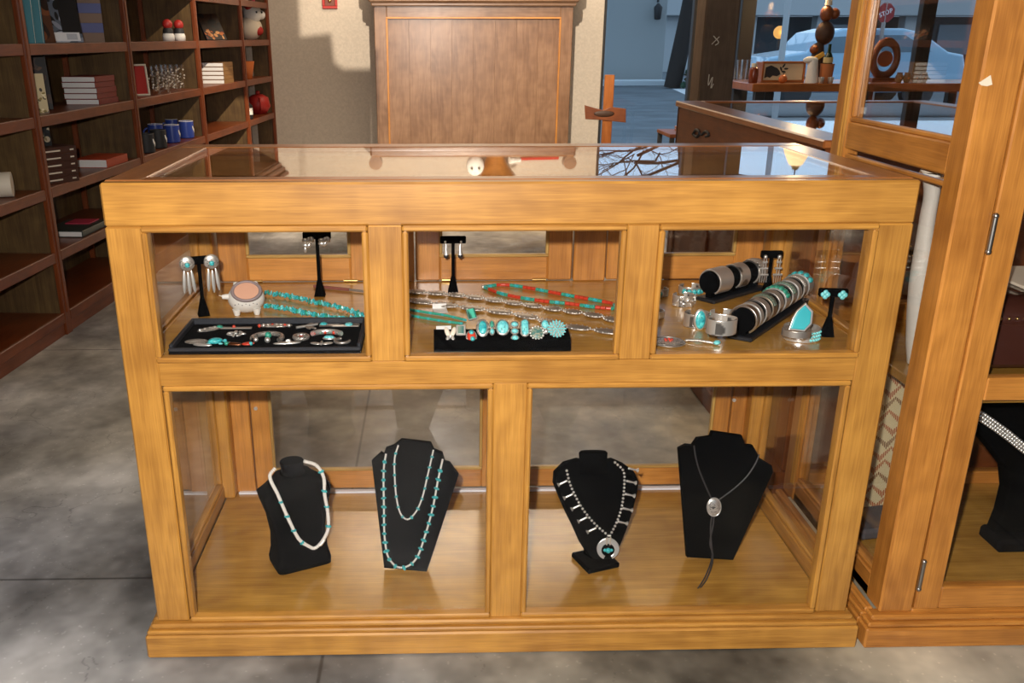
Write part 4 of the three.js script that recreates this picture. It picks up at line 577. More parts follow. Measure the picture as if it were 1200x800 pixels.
{
  const pl = tilted(692, 662, LD, 0.24), t = thing('oval_bust', 'rounded black velvet neck form on a foot wearing a squash blossom necklace', 'jewellery bust');
  const o3 = [[215, 300], [190, 325], [188, 352], [205, 395], [225, 440], [245, 480], [265, 525], [290, 565], [318, 590], [345, 582], [372, 535], [392, 485], [410, 430], [422, 380], [426, 350], [415, 325], [385, 303], [355, 290], [300, 300], [250, 290]];
  part('torso', slab(o3.map((q) => onPlane(pl, zoomR(...q))), pl.n, 0.016, 0.008), M.black, t);
  const nc = onPlane(pl, zoomR(300, 318), -0.012); part('neck', moved(lathe([[0, 0], [0.037, 0], [0.033, 0.03], [0.034, 0.048], [0.03, 0.052], [0, 0.052]], 26), nc.x, nc.y - 0.004, nc.z, -0.32, 0, 0, [1, 1, 0.8]), M.black, t);
  const f0 = zoomR(300, 590), fc = hitY(...zoomR(303, 590), LD); part('foot', moved(box(0.085, 0.014, 0.085, 0.003), fc.x, LD, fc.z, 0, 0.35), M.black, t); part('stem', moved(box(0.05, 0.12, 0.014, 0.003), fc.x, LD + 0.012, fc.z - 0.018, -0.24), M.black, t);
  const off = 0.012, L = curveOf([[215, 310], [225, 350], [260, 420], [300, 470], [340, 505]].map((q) => onPlane(pl, zoomR(...q), off))), R = curveOf([[360, 285], [385, 310], [388, 350], [380, 420], [365, 465], [345, 505]].map((q) => onPlane(pl, zoomR(...q), off)));
  const n = thing('squash_blossom_necklace', 'silver squash blossom bead necklace with crescent pendant on the rounded bust', 'necklace');
  part('silver_beads', merge([beads(L, 21, ball(0.0033, 8, 6)), beads(R, 22, ball(0.0033, 8, 6))]), M.silver, n).userData.kind = 'stuff';
  const bl = (q, s) => { const p = onPlane(pl, zoomR(...q), off), o = part('blossom', merge([moved(cyl(0.0022, 0.003, 0.016, 8), 0, 0, 0, 0, 0, Math.PI / 2), moved(cyl(0.006, 0.0015, 0.007, 8), s * 0.011, 0, 0, 0, 0, s * Math.PI / 2), moved(ball(0.003, 8, 6), -s * 0.008, 0, 0)]), M.silver, n); o.position.copy(p); o.rotation.z = s > 0 ? -0.25 : 0.5; };
  [[205, 345], [222, 385], [245, 418], [265, 455], [292, 487]].forEach((q) => bl(q, -1)); [[412, 305], [406, 343], [402, 382], [395, 425], [380, 465]].forEach((q) => bl(q, 1));
  const pc = onPlane(pl, zoomR(338, 543), off + 0.002), sh = new THREE.Shape(); sh.absarc(0, 0, 0.0255, -Math.PI * 0.36, Math.PI * 1.36, false); sh.absarc(0, -0.003, 0.0165, Math.PI * 1.34, -Math.PI * 0.34, true);
  const nj = part('crescent_pendant', new THREE.ExtrudeGeometry(sh, { depth: 0.003, bevelEnabled: true, bevelSize: 0.001, bevelThickness: 0.001, bevelSegments: 2, curveSegments: 24 }), M.silver, n); nj.position.copy(pc); nj.rotation.x = -0.24;
  const bz = part('centre_drop', merge([moved(ball(0.0065, 10, 8), 0, 0, 0), moved(ball(0.004, 8, 6), -0.008, 0.001, 0), moved(ball(0.004, 8, 6), 0.008, 0.001, 0)]), M.turq, n); bz.position.copy(pc).add(V(0, -0.002, 0.006));
  const ba = part('bail', merge([moved(cyl(0.002, 0.002, 0.02, 6), -0.004, 0.022, 0), moved(cyl(0.002, 0.002, 0.02, 6), 0.004, 0.022, 0)]), M.silver, n); ba.position.copy(pc).add(V(0, 0, 0.003));
}
{
  const o4 = [[660, 198], [745, 210], [755, 238], [778, 240], [792, 265], [798, 278], [835, 300], [838, 318], [718, 600], [585, 572], [560, 248], [580, 238], [600, 240], [615, 218], [640, 215], [655, 212]];
  const pl = boardBust(o4, zoomR, [830, 657], 0.2, 'flat black stepped-shoulder board wearing a braided bolo tie', 0.03), n = thing('bolo_tie', 'black braided bolo tie with engraved oval silver slide', 'bolo tie');
  const on = (a) => a.map((q) => onPlane(pl, zoomR(...q), 0.005)); const cord = std(lin(0.05, 0.045, 0.045), 0.35);
  part('cord', merge([tube(on([[600, 236], [604, 265], [614, 305], [634, 355], [652, 395]]), 0.0017, 30), tube(on([[797, 262], [785, 290], [758, 330], [715, 370], [674, 400]]), 0.0017, 30), tube(on([[655, 440], [650, 480], [652, 530], [655, 562]]).concat(hitY(...zoomR(650, 598), LD + 0.014), hitY(...zoomR(632, 640), LD + 0.003), hitY(...zoomR(614, 668), LD + 0.003)), 0.0017, 40), tube(on([[661, 440], [657, 480], [648, 530], [656, 562]]).concat(hitY(...zoomR(655, 600), LD + 0.014), hitY(...zoomR(639, 642), LD + 0.003), hitY(...zoomR(622, 666), LD + 0.003)), 0.0017, 40)]), cord, n);
  const c = onPlane(pl, zoomR(659, 420), 0.008), s = part('silver_slide', moved(ball(1, 24, 14), 0, 0, 0, 0, 0, 0, [0.0165, 0.022, 0.004]), M.engraved, n); s.position.copy(c); s.rotation.x = -0.2; s.rotation.z = 0.08;
  const rim = part('slide_rim', moved(new THREE.TorusGeometry(1, 0.08, 8, 30), 0, 0, 0, 0, 0, 0, [0.0165, 0.022, 0.022]), M.silver, n); rim.position.copy(c); rim.rotation.copy(s.rotation);
}
// ---------------------------------------------------------------- upper deck
const up = (u, v, dy = 0) => hitY(u, v, UD + 0.0004 + dy);
function tStand(u, v, ut, vt, bw, yaw, label, baseW = 0.018) {
  const p = up(u, v), q = hitZ(ut, vt, p.z), t = thing('earring_stand', label, 'earring stand', p, yaw), h = q.y - p.y;
  part('base', new THREE.CylinderGeometry(0.006, baseW, 0.04, 4, 1).rotateY(Math.PI / 4).translate(0, 0.02, 0), M.black, t); part('stem', moved(box(0.008, h - 0.03, 0.006, 0.001), 0, 0.03, 0), M.black, t); part('bar', moved(box(bw, 0.017, 0.012, 0.002), 0, h - 0.008, 0), M.black, t);
  t.updateMatrixWorld(true); return { t, h, at: (x, y, z = 0.009) => t.localToWorld(V(x, y, z)) };
}
{ // concho earrings
  const s = tStand(239, 369, 241, 305, 0.062, 0.35, 'black T-shaped stand holding dangling silver concho earrings');
  for (const k of [-1, 1]) { const e = thing('concho_earring', 'round silver concho earring with turquoise centre and three feather dangles', 'earring', s.at(k * 0.026, s.h - 0.002, 0.012), 0.35, 'concho earring pair'); part('concho', moved(ball(0.0165, 20, 12), 0, 0, 0, 0, 0, 0, [1, 1, 0.3]), M.engraved, e); part('centre_stone', moved(ball(0.0055, 12, 8), 0, -0.003, 0.005, 0, 0, 0, [1, 1, 0.6]), M.turq, e);
    for (const j of [-1, 0, 1]) { part('dangle', moved(ball(1, 12, 10), j * 0.0095, -0.041 - (j === 0 ? 0.004 : 0), 0, 0, 0, j * 0.08, [0.0042, 0.026, 0.0018]), M.silver, e); } }
}
{
  const s = tStand(375, 346, 377, 276, 0.066, 0, 'tall slim black T-shaped stand with sparkling silver cluster earrings');
  for (const k of [-1, 1]) { const e = thing('cluster_earring', 'bright silver cluster earring on the tall slim stand', 'earring', s.at(k * 0.019, s.h - 0.009, 0.008), 0, 'silver cluster earring pair'); part('cluster', merge([0, 1, 2, 3, 4].map((i) => moved(ball(0.0065, 8, 6), (i % 3 - 1) * 0.008, i > 2 ? -0.008 - (k < 0 ? 0.004 : 0) : 0.001 * i, 0.002, 0, 0, i, [1.2, 0.8, 0.7]))), M.silver, e); if (k < 0) part('drop', moved(ball(0.005, 8, 6), -0.009, -0.022, 0, 0, 0, 0, [0.8, 1.8, 0.6]), M.silver, e); }
}
{
  const s = tStand(531, 342, 531, 281, 0.062, 0, 'slim black T-shaped stand with small silver drop earrings');
  for (const k of [-1, 1]) { const e = thing('drop_earring', 'silver teardrop earring with dark bead on the slim stand', 'earring', s.at(k * 0.019, s.h - 0.003, 0.008), 0, 'teardrop earring pair'); part('hook', moved(ball(0.003, 8, 6), 0, 0, 0), M.silver, e); part('drop', moved(cyl(0.006, 0.0012, 0.026, 10), k * -0.002, -0.018, 0), M.silver, e); part('bead', moved(ball(0.006, 10, 8), k * -0.002, -0.034, 0), M.dark, e); }
}
{
  const s = tStand(899, 342, 910, 298, 0.052, 0.0, 'black T-shaped stand with long tiered silver earrings behind the bracelets', 0.016);
  for (const k of [-1, 1]) { const e = thing('tiered_earring', 'long silver earring of stacked bars ending in a fringe', 'earring', s.at(k * 0.017, s.h - 0.004, 0.008), 0, 'tiered earring pair'); part('stud', moved(ball(0.005, 10, 8), 0, 0, 0), M.silver, e); [0.013, 0.028, 0.044].forEach((y, i) => part('tier', moved(cyl(0.0028, 0.0028, 0.012 + i * 0.005, 8), 0, -y, 0, 0, 0, Math.PI / 2), M.silver, e)); const f = []; for (let i = 0; i < 4; i++) f.push(moved(cyl(0.001, 0.001, 0.016, 5), -0.008 + i * 0.0053, -0.055, 0)); for (const x of [-0.003, 0.003]) f.push(moved(cyl(0.0012, 0.0012, 0.044, 5), x, -0.022, 0)); part('fringe', merge(f), M.silver, e); }
}
{
  const s = tStand(969, 393, 972, 343, 0.058, -0.15, 'small black T-shaped stand with turquoise flower studs at the right end', 0.017);
  for (const k of [-1, 1]) { const e = thing('turquoise_stud', 'turquoise flower-shaped stud earring on the small stand', 'earring', s.at(k * 0.017, s.h - 0.002, 0.0085), -0.15, 'turquoise stud pair'); part('flower', merge([0, 1, 2, 3].map((i) => moved(ball(0.0055, 8, 6), Math.cos(i * 1.57) * 0.0045, Math.sin(i * 1.57) * 0.0045, 0, 0, 0, 0, [1, 1, 0.5]))), M.turqPale, e); }
}
{ // little white pot-bellied animal dish
  const c = up(290, 366), t = thing('animal_dish', 'small white ceramic animal-shaped dish with pink oval inside and tiny feet', 'dish', c, 0.15), cer = std(lin(0.66, 0.63, 0.58), 0.55);
  part('body', moved(ball(1, 28, 18), 0, 0.034, 0, 0, 0, 0, [0.041, 0.033, 0.034]), cer, t); for (const [x, z] of [[-0.022, 0.018], [0.022, 0.018], [-0.022, -0.018], [0.022, -0.018]]) part('foot', moved(cyl(0.006, 0.01, 0.014, 12), x, 0.007, z), cer, t);
  const top = [0.003, 0.0565, 0.027]; part('rim', moved(new THREE.TorusGeometry(0.029, 0.004, 10, 32), ...top, -0.75, 0, 0, [1.05, 0.82, 1]), std(lin(0.22, 0.17, 0.17), 0.5), t); part('inside', moved(ball(0.0285, 24, 10), top[0], top[1], top[2], -0.75, 0, 0, [1.05, 0.82, 0.08]), std(lin(0.56, 0.3, 0.2), 0.8), t);
  part('snout', moved(cyl(0.007, 0.005, 0.016, 12), -0.044, 0.04, 0.004, 0, 0, Math.PI / 2), cer, t); part('tusk', moved(cyl(0.0016, 0.0008, 0.008, 6), -0.055, 0.043, 0.006, 0, 0, 1.3), M.cream, t); for (const s of [-1, 1]) part('ear', moved(ball(0.0055, 10, 8), 0.022 * s, 0.063, -0.014), cer, t);
  const d = []; for (let i = 0; i < 7; i++) d.push(moved(ball(0.0012, 6, 5), -0.024 + i * 0.008, 0.026 + (i % 2) * 0.003, 0.0 + 0.033 * Math.sqrt(Math.max(0, 1 - ((-0.024 + i * 0.008) / 0.041) ** 2)))); part('painted_dots', merge(d), M.dark, t).userData.kind = 'stuff';
}
{ // nugget necklace: two strands to a point
  const n = thing('nugget_necklace', 'chunky bright turquoise nugget necklace lying in two strands', 'necklace'); const A = [[311, 343], [335, 346], [360, 352], [385, 357], [405, 362], [424, 369]].map((q) => up(...q, 0.008)), B = [[311, 358], [335, 362], [360, 367], [385, 371], [408, 374], [422, 371]].map((q) => up(...q, 0.008));
  for (const [i, P] of [A, B].entries()) { const cv = curveOf(P), k = 40; for (let j = 0; j < k; j++) { const p = cv.getPointAt(j / (k - 1)), o = part('nugget', new THREE.DodecahedronGeometry(1, 0), [M.turq, M.turq, M.turqPale, M.turqGreen][(j * 7 + i) % 4], n); o.position.copy(p).add(V(0, rr(-0.001, 0.002), rr(-0.003, 0.003))); o.scale.set(rr(0.0028, 0.0045), rr(0.0055, 0.0085), rr(0.005, 0.008)); o.rotation.set(rr(-0.5, 0.5), rr(-0.4, 0.4), rr(-0.4, 0.4)); } }
  const q = up(426, 370, 0.004); part('cord_end', tube([q, up(429, 371.5, 0.003), up(436, 371, 0.002)], 0.0028, 6, 6), M.turqPale, n);
}
{ const p0 = up(368, 337), p1 = up(438, 344), t = thing('slim_knife', 'slim brown-handled letter knife lying at the back of the upper deck', 'knife'); part('handle', tube([p0.clone().add(V(0, 0.004, 0)), p0.clone().lerp(p1, 0.6).add(V(0, 0.004, 0))], 0.004, 6, 8), std(lin(0.22, 0.07, 0.05), 0.5), t); part('blade', tube([p0.clone().lerp(p1, 0.6).add(V(0, 0.004, 0)), p1.clone().add(V(0, 0.003, 0))], 0.003, 6, 6), M.oldsilver, t); }
// tray of brooches
{
  const x0 = -0.668, x1 = -0.292, z0 = -0.215, z1 = -0.0245, t = thing('brooch_tray', 'shallow black rectangular tray holding brooches and pins', 'tray');
  part('tray_base', board(x0, x1, UD + 0.0004, UD + 0.008, z0, z1, 0.002), M.velvet2, t); const rim = std(lin(0.012, 0.014, 0.02), 0.55);
  part('rim', board(x0, x1, UD + 0.008, UD + 0.0155, z1 - 0.008, z1, 0.002), rim, t); part('rim', board(x0, x1, UD + 0.008, UD + 0.0215, z0, z0 + 0.008, 0.002), rim, t); part('rim', board(x0, x0 + 0.008, UD + 0.008, UD + 0.0215, z0 + 0.008, z1 - 0.008, 0.002), rim, t); part('rim', board(x1 - 0.008, x1, UD + 0.008, UD + 0.0215, z0 + 0.008, z1 - 0.008, 0.002), rim, t);
  const zt = (x, y) => [180 + x / 4.615, 350 + y / 4.615], at = (x, y) => hitY(...zt(x, y), UD + 0.011);
  const br = (name, label, x, y, f) => { const o = thing(name, label, 'brooch', at(x, y).setY(UD + 0.0085)); f((n, g, m) => part(n, g, m, o)); return o; };
  const leaf = (P, w, d, m, k, y = 0.002) => P('leaf_plate', moved(ball(1, 14, 8), 0, y + 0.001, 0, 0, k, 0, [w, 0.003, d]), m);
  const disc = (P, x, z, r, m, n = 'stone') => P(n, moved(ball(1, 12, 8), x, 0.004, z, 0, 0, 0, [r, 0.004, r]), m);
  br('feather_brooch', 'silver feather-shaped brooch laid slantwise at the tray corner', 305, 165, (P) => { leaf(P, 0.028, 0.012, M.engraved, 0.6); for (let i = 0; i < 5; i++) disc(P, (i - 2) * 0.009, -(i - 2) * 0.006, 0.0035, M.silver, 'bead'); });
  br('bar_brooch', 'long narrow silver bar brooch with turquoise at one end', 435, 155, (P) => { P('bar', moved(box(0.075, 0.003, 0.009), 0, 0, 0), M.oldsilver); disc(P, -0.03, 0, 0.007, M.turqGreen); disc(P, 0, 0, 0.004, M.coral); });
  br('flower_spray_brooch', 'openwork silver flower spray brooch in the tray', 445, 190, (P) => { for (let i = 0; i < 7; i++) P('petal', moved(ball(1, 10, 6), Math.cos(i * 0.9) * 0.013, 0.003, Math.sin(i * 0.9) * 0.013, 0, i * 0.9, 0, [0.008, 0.0025, 0.0035]), M.silver); disc(P, 0, 0, 0.004, M.silver, 'centre'); });
  br('fan_brooch', 'wide fan-shaped silver brooch set with red and dark stones', 655, 145, (P) => { leaf(P, 0.038, 0.012, M.engraved, 0); for (let i = 0; i < 8; i++) disc(P, (i - 3.5) * 0.009, Math.abs(i - 3.5) * 0.0015, 0.0036, i % 3 ? M.silver : M.coral); });
  br('dragonfly_brooch', 'small silver dragonfly brooch laid slantwise', 830, 150, (P) => { P('body', moved(cyl(0.0022, 0.003, 0.048, 8), 0, 0.004, 0, 0, 0.5, Math.PI / 2), M.silver); for (const s of [-1, 1]) for (const k of [0, 1]) P('wing', moved(ball(1, 10, 6), 0.004 + k * 0.009, 0.004, s * 0.012, 0, s * (0.5 + k * 0.3), 0, [0.005, 0.0015, 0.013]), M.oldsilver); });
  br('long_turquoise_brooch', 'long silver and copper brooch with turquoise ends at the rear rim', 1005, 142, (P) => { P('bar', moved(box(0.085, 0.004, 0.014), 0, 0, 0), M.engraved); disc(P, -0.034, -0.004, 0.008, M.turq); disc(P, 0.02, 0, 0.009, M.turqPale); });
  br('oval_brooch', 'flat oval engraved silver brooch with dark leaf centre', 232, 232, (P) => { leaf(P, 0.024, 0.015, M.engraved, 0); leaf(P, 0.015, 0.006, M.oldsilver, 0.3, 0.004); });
  br('turtle_brooch', 'bright turquoise turtle-shaped brooch', 335, 236, (P) => { P('shell', moved(ball(1, 14, 8), 0, 0.006, 0, 0, 0.4, 0, [0.015, 0.006, 0.011]), M.turq); for (const [x, z] of [[-0.012, 0.009], [0.012, 0.009], [-0.012, -0.009], [0.012, -0.009]]) P('flipper', moved(ball(1, 8, 6), x, 0.003, z, 0, 0, 0, [0.005, 0.002, 0.003]), M.turqPale); disc(P, 0.018, -0.006, 0.004, M.turq, 'head'); });
  br('shell_leaf_brooch', 'pale silver leaf brooch along the front rim', 265, 250, (P) => leaf(P, 0.02, 0.006, M.silver, -0.15));
  br('arrow_brooch', 'copper and green inlaid wing brooch beside the turtle', 428, 245, (P) => { leaf(P, 0.02, 0.007, std(lin(0.4, 0.16, 0.08), 0.35, 1), -0.2); disc(P, -0.012, 0, 0.005, M.turqGreen); });
  br('wing_brooch', 'small coral and turquoise pointed brooch by the crescent', 512, 243, (P) => { leaf(P, 0.013, 0.008, M.coral, 0.3); disc(P, 0.006, 0.003, 0.004, M.turq); });
  br('crescent_brooch', 'large silver crescent brooch with three round beads', 615, 215, (P) => { P('crescent', moved(new THREE.TorusGeometry(0.03, 0.0052, 8, 30, Math.PI * 1.35), 0, 0.004, 0, 0, 0, -Math.PI * 0.175).rotateX(-Math.PI / 2).translate(0, 0.004, 0.004), M.engraved); for (const [x, z, r] of [[0, -0.012, 0.007], [-0.02, 0.017, 0.005], [0.004, 0.02, 0.006]]) P('bead', moved(ball(r, 12, 8), x, 0.006, z), r > 0.006 ? M.turqGreen : M.silver); });
  br('bird_brooch', 'white-silver bird brooch with spread wings near the front rim', 722, 240, (P) => { leaf(P, 0.028, 0.006, M.silver, 0.15); P('neck', moved(cyl(0.003, 0.005, 0.02, 8), 0.002, 0.004, -0.01, 1.4), M.silver); });
  br('rose_brooch', 'round silver rose brooch with coiled petals', 798, 212, (P) => { P('coil', moved(new THREE.TorusGeometry(0.013, 0.005, 8, 22), 0, 0.005, 0, Math.PI / 2), M.engraved); disc(P, 0, 0, 0.006, M.coral); disc(P, -0.004, -0.015, 0.006, M.silver, 'bud'); });
  br('bow_brooch', 'curved silver bow brooch with beaded top edge', 938, 190, (P) => { P('bow', moved(new THREE.TorusGeometry(0.03, 0.006, 8, 24, Math.PI * 0.8), 0, 0, 0, 0, 0, Math.PI * 0.1).scale(1, 0.7, 1).rotateX(-Math.PI / 2).translate(0, 0.005, 0.012), M.silver); for (let i = 0; i < 6; i++) disc(P, (i - 2.5) * 0.009, -0.008 + Math.abs(i - 2.5) * 0.003, 0.0036, i % 2 ? M.stonemix : M.coral); });
  br('round_turquoise_brooch', 'small brooch with oval turquoise stone before the bow brooch', 950, 214, (P) => { P('bezel', moved(ball(1, 14, 8), 0, 0.003, 0, 0, 0, 0, [0.014, 0.003, 0.008]), M.silver); P('stone', moved(ball(1, 14, 8), 0, 0.005, 0, 0, 0, 0, [0.011, 0.004, 0.006]), M.turqPale); });
  br('moth_brooch', 'small silver moth brooch at the front right of the tray', 908, 242, (P) => { for (const s of [-1, 1]) P('wing', moved(ball(1, 10, 6), s * 0.012, 0.003, 0, 0, s * 0.4, 0, [0.012, 0.002, 0.006]), M.silver); P('body', moved(cyl(0.0025, 0.0025, 0.016, 6), 0, 0.004, 0, Math.PI / 2), M.oldsilver); });
  br('snake_brooch', 'dull dark metal curled brooch at the tray end', 1020, 228, (P) => { P('curl', moved(new THREE.TorusGeometry(0.015, 0.003, 6, 20, 4.5), 0, 0.003, 0, Math.PI / 2), M.oldsilver); });
}
// middle window: coral necklace, two link belts, bead strands, ring block
{
  const n = thing('coral_necklace', 'red coral and green turquoise bead necklace laid in a long loop', 'necklace'), P = [[566, 336], [590, 333.5], [618, 337], [645, 342], [672, 347], [700, 352], [718, 356], [719, 361], [700, 360], [670, 356], [640, 353], [612, 349], [588, 344], [574, 339], [567, 336]].map((q) => up(...q, 0.0045)), cv = curveOf(P);
  for (let j = 0; j < 62; j++) { const k = (j + 0.5) / 62, p = cv.getPointAt(k), d = cv.getTangentAt(k), m = ((j / 3) | 0) % 2 ? M.coral : [M.turqGreen, M.turq, M.turqGreen][j % 3], o = part('bead', cyl(0.0045, 0.0045, 0.011, 8), m, n); o.position.copy(p); o.quaternion.setFromUnitVectors(V(0, 1, 0), d); } const c = up(566, 336, 0.005); part('clasp', moved(ball(0.005, 10, 8), c.x, c.y, c.z), M.silver, n);
}
function linkBelt(label, px, nl, lw, lz) {
  const t = thing('link_belt', label, 'belt'), cv = curveOf(px.map((q) => up(...q, 0.005)));
  for (let i = 0; i < nl; i++) { const k = (i + 0.5) / nl, p = cv.getPointAt(k), d = cv.getTangentAt(k), a = Math.atan2(-d.z, d.x), l = part('concho_link', moved(ball(1, 16, 8), 0, 0, 0, 0, 0, 0, [lw, 0.0045, lz]), M.oldsilver, t); l.position.copy(p); l.rotation.y = a; const rim = []; for (let j = 0; j < 14; j++) rim.push(moved(ball(0.0024, 6, 5), Math.cos(j * 0.449) * lw * 0.95, 0.001, Math.sin(j * 0.449) * lz * 0.95)); part('beaded_rim', merge(rim), M.silver, l).userData.kind = 'stuff'; }
  part('chain', tube(px.map((q) => up(...q, 0.003)), 0.0018, 60, 6), M.silver, t);
}
linkBelt('silver flower-link chain belt stretched below the coral necklace', [[477, 341], [530, 345], [590, 353], [650, 362], [700, 370], [728, 377]], 11, 0.023, 0.015);
linkBelt('dark silver oval concho belt stretched nearest the ring block', [[478, 351], [520, 357], [560, 362], [610, 369], [660, 381], [718, 389], [730, 391]], 8, 0.031, 0.016);
for (const [i, P] of [[[476, 362], [500, 366], [520, 369], [546, 375]], [[478, 369], [500, 373], [525, 377], [542, 379]]].entries()) {
  const n = thing('green_bead_strand', ['slim green turquoise bead strand nearest the dark concho belt', 'slim green turquoise bead strand with a pink clasp bead'][i], 'bead strand'), cv = curveOf(P.map((q) => up(...q, 0.0035))); for (let j = 0; j < 26; j++) { const k = (j + 0.5) / 26, o = part('bead', cyl(0.0032, 0.0032, 0.0062, 8), j % 5 ? M.turqGreen : M.turq, n); o.position.copy(cv.getPointAt(k)); o.quaternion.setFromUnitVectors(V(0, 1, 0), cv.getTangentAt(k)); } if (i) { const c = up(479, 370, 0.005); part('clasp_bead', moved(ball(0.006, 10, 8), c.x, c.y, c.z), std(lin(0.5, 0.2, 0.16), 0.4), n); }
}
for (const [q, l] of [[[516, 364], 'small blank white card behind the ring block'], [[521, 391], 'white price card under the end of the ring block']]) { const p = up(...q), c = thing('price_card', l, 'card', p, 0.1); part('card', board(-0.016, 0.016, 0, 0.0008, -0.018, 0.018, 0.0002), M.paper, c); part('fold', moved(board(-0.016, 0.016, 0, 0.012, -0.0005, 0.0005, 0.0002), 0, 0, -0.018), M.paper, c); }
{
  const x0 = -0.143, x1 = 0.117, t = thing('ring_block', 'long black velvet wedge block holding a row of turquoise rings', 'ring display');
  const sh = new THREE.Shape([[0, 0], [0.055, 0], [0.055, 0.008], [0.048, 0.022], [0.006, 0.032], [0, 0.03]].map((q) => new THREE.Vector2(-0.035 - 0.058 + q[0] + 0.003, UD + 0.0006 + q[1])));
  const g = new THREE.ExtrudeGeometry(sh, { depth: x1 - x0, bevelEnabled: true, bevelSize: 0.0001, bevelThickness: 0.006, bevelSegments: 1 }); // profile runs in z,y; extruded along x
  const p = g.attributes.position; for (let i = 0; i < p.count; i++) { const a = p.getX(i), b = p.getY(i), c = p.getZ(i); p.setXYZ(i, x0 + c, b, a); } g.computeVertexNormals(); const ix = []; const q = g.toNonIndexed().attributes.position.array; for (let i = 0; i < q.length; i += 9) ix.push(q[i], q[i + 1], q[i + 2], q[i + 6], q[i + 7], q[i + 8], q[i + 3], q[i + 4], q[i + 5]);
  const g2 = new THREE.BufferGeometry(); g2.setAttribute('position', new THREE.Float32BufferAttribute(ix, 3)); g2.computeVertexNormals(); part('wedge', g2, M.black, t);
  const zr = (x, y) => [500 + x / 5, 350 + y / 5], pl = { p0: V(0, UD + 0.030, -0.058), n: V(0, 0.62, 0.78) };
  const ring1 = (label, x, y, f) => { const o = thing('ring', label, 'ring', onPlane(pl, zr(x, y), 0.004)); o.rotation.x = -0.66; part('band', moved(new THREE.TorusGeometry(0.0085, 0.0015, 8, 22), 0, 0, -0.009, 0, Math.PI / 2), M.silver, o); f((n, g, m) => part(n, g, m, o)); };
  const cab = (P, w, h, m, bez = 0.0025, x = 0, y = 0) => { P('bezel', moved(ball(1, 20, 10), x, y, 0, 0, 0, 0, [w + bez, h + bez, 0.004]), M.engraved); P('stone', moved(ball(1, 20, 10), x, y, 0.002, 0, 0, 0, [w, h, 0.0045]), m); };
  ring1('silver butterfly ring with pale wings at the end of the ring block', 138, 215, (P) => { for (const s of [-1, 1]) { P('wing', moved(ball(1, 10, 8), s * 0.006, 0.006, 0, 0, 0, -s * 0.3, [0.005, 0.011, 0.003]), M.cream); P('lower_wing', moved(ball(1, 10, 8), s * 0.005, -0.008, 0, 0, 0, s * 0.3, [0.004, 0.008, 0.003]), M.silver); } });
  ring1('square silver ring with engraved pink and black figure', 200, 188, (P) => { P('plate', board(-0.0095, 0.0095, -0.011, 0.011, -0.002, 0.002, 0.001), M.silver); P('figure', board(-0.006, 0.006, -0.008, 0.008, 0.002, 0.003, 0.0005), M.stonemix); });
  ring1('round ring of inlaid turquoise and coral segments', 262, 225, (P) => { cab(P, 0.009, 0.011, M.coral); P('stone', moved(ball(0.005, 10, 8), 0, 0.007, 0.004), M.turq); P('stone', moved(ball(0.005, 10, 8), 0.002, -0.006, 0.004), M.turq); });
  ring1('tilted ring with a rectangular pale green stone standing behind the row', 262, 95, (P) => { P('bezel', moved(board(-0.0095, 0.0095, -0.012, 0.012, -0.002, 0.003, 0.001), 0, 0, 0, 0, 0, 0.25), M.engraved); P('stone', moved(board(-0.008, 0.008, -0.0105, 0.0105, 0.003, 0.005, 0.001), 0, 0, 0, 0, 0, 0.25), M.turqGreen); });
  ring1('large oval ring with dark-veined blue turquoise in a serrated bezel', 328, 175, (P) => cab(P, 0.0085, 0.0145, M.turq, 0.0048));
  ring1('narrow ring with two small stacked green turquoise stones', 382, 175, (P) => { cab(P, 0.004, 0.007, M.turqGreen, 0.0018, 0, 0.007); cab(P, 0.004, 0.006, M.turqPale, 0.0018, 0, -0.008); });
  ring1('large pear-shaped sky blue turquoise ring with rope bezel', 445, 172, (P) => cab(P, 0.0115, 0.0145, M.turqPale, 0.003));
  ring1('tall ring of three stacked oval turquoise stones', 515, 195, (P) => { for (const k of [-1, 0, 1]) cab(P, 0.0065, 0.0052, M.turqPale, 0.0022, 0, k * 0.0145); });
  ring1('long capsule-shaped pale turquoise ring', 575, 172, (P) => { P('bezel', moved(new THREE.CapsuleGeometry(0.0095, 0.02, 6, 16), 0, 0, -0.002, 0, 0, 0, [1, 1, 0.4]), M.engraved); P('stone', moved(new THREE.CapsuleGeometry(0.007, 0.019, 6, 16), 0, 0, 0.0005, 0, 0, 0, [1, 1, 0.5]), M.turqPale); });
  ring1('round grey-green cluster ring with many tiny stones', 645, 205, (P) => { P('dome', moved(ball(1, 18, 10), 0, 0, 0, 0, 0, 0, [0.0135, 0.014, 0.005]), M.stonemix); for (let i = 0; i < 14; i++) P('petal', moved(ball(0.0026, 6, 5), Math.cos(i * 0.449) * 0.0135, Math.sin(i * 0.449) * 0.0135, 0.001), M.silver); });
  ring1('small round turquoise ring above a silver ball next to the cluster rings', 692, 155, (P) => { cab(P, 0.007, 0.009, M.turqPale, 0.002); P('silver_ball', moved(ball(0.006, 10, 8), 0.001, -0.015, 0.001), M.silver); });
  ring1('largest round cluster ring of bright blue petal stones', 760, 182, (P) => { P('plate', moved(cyl(0.0165, 0.0165, 0.003, 24), 0, 0, 0, Math.PI / 2), M.silver); for (const [n, r] of [[1, 0], [6, 0.006], [12, 0.0115], [16, 0.0165]]) for (let i = 0; i < n; i++) { const a = i / n * 6.283; P('petal_stone', moved(ball(1, 8, 6), Math.cos(a) * r, Math.sin(a) * r, 0.003, 0, 0, a, [0.003, 0.0019, 0.002]), M.turqPale); } });
}
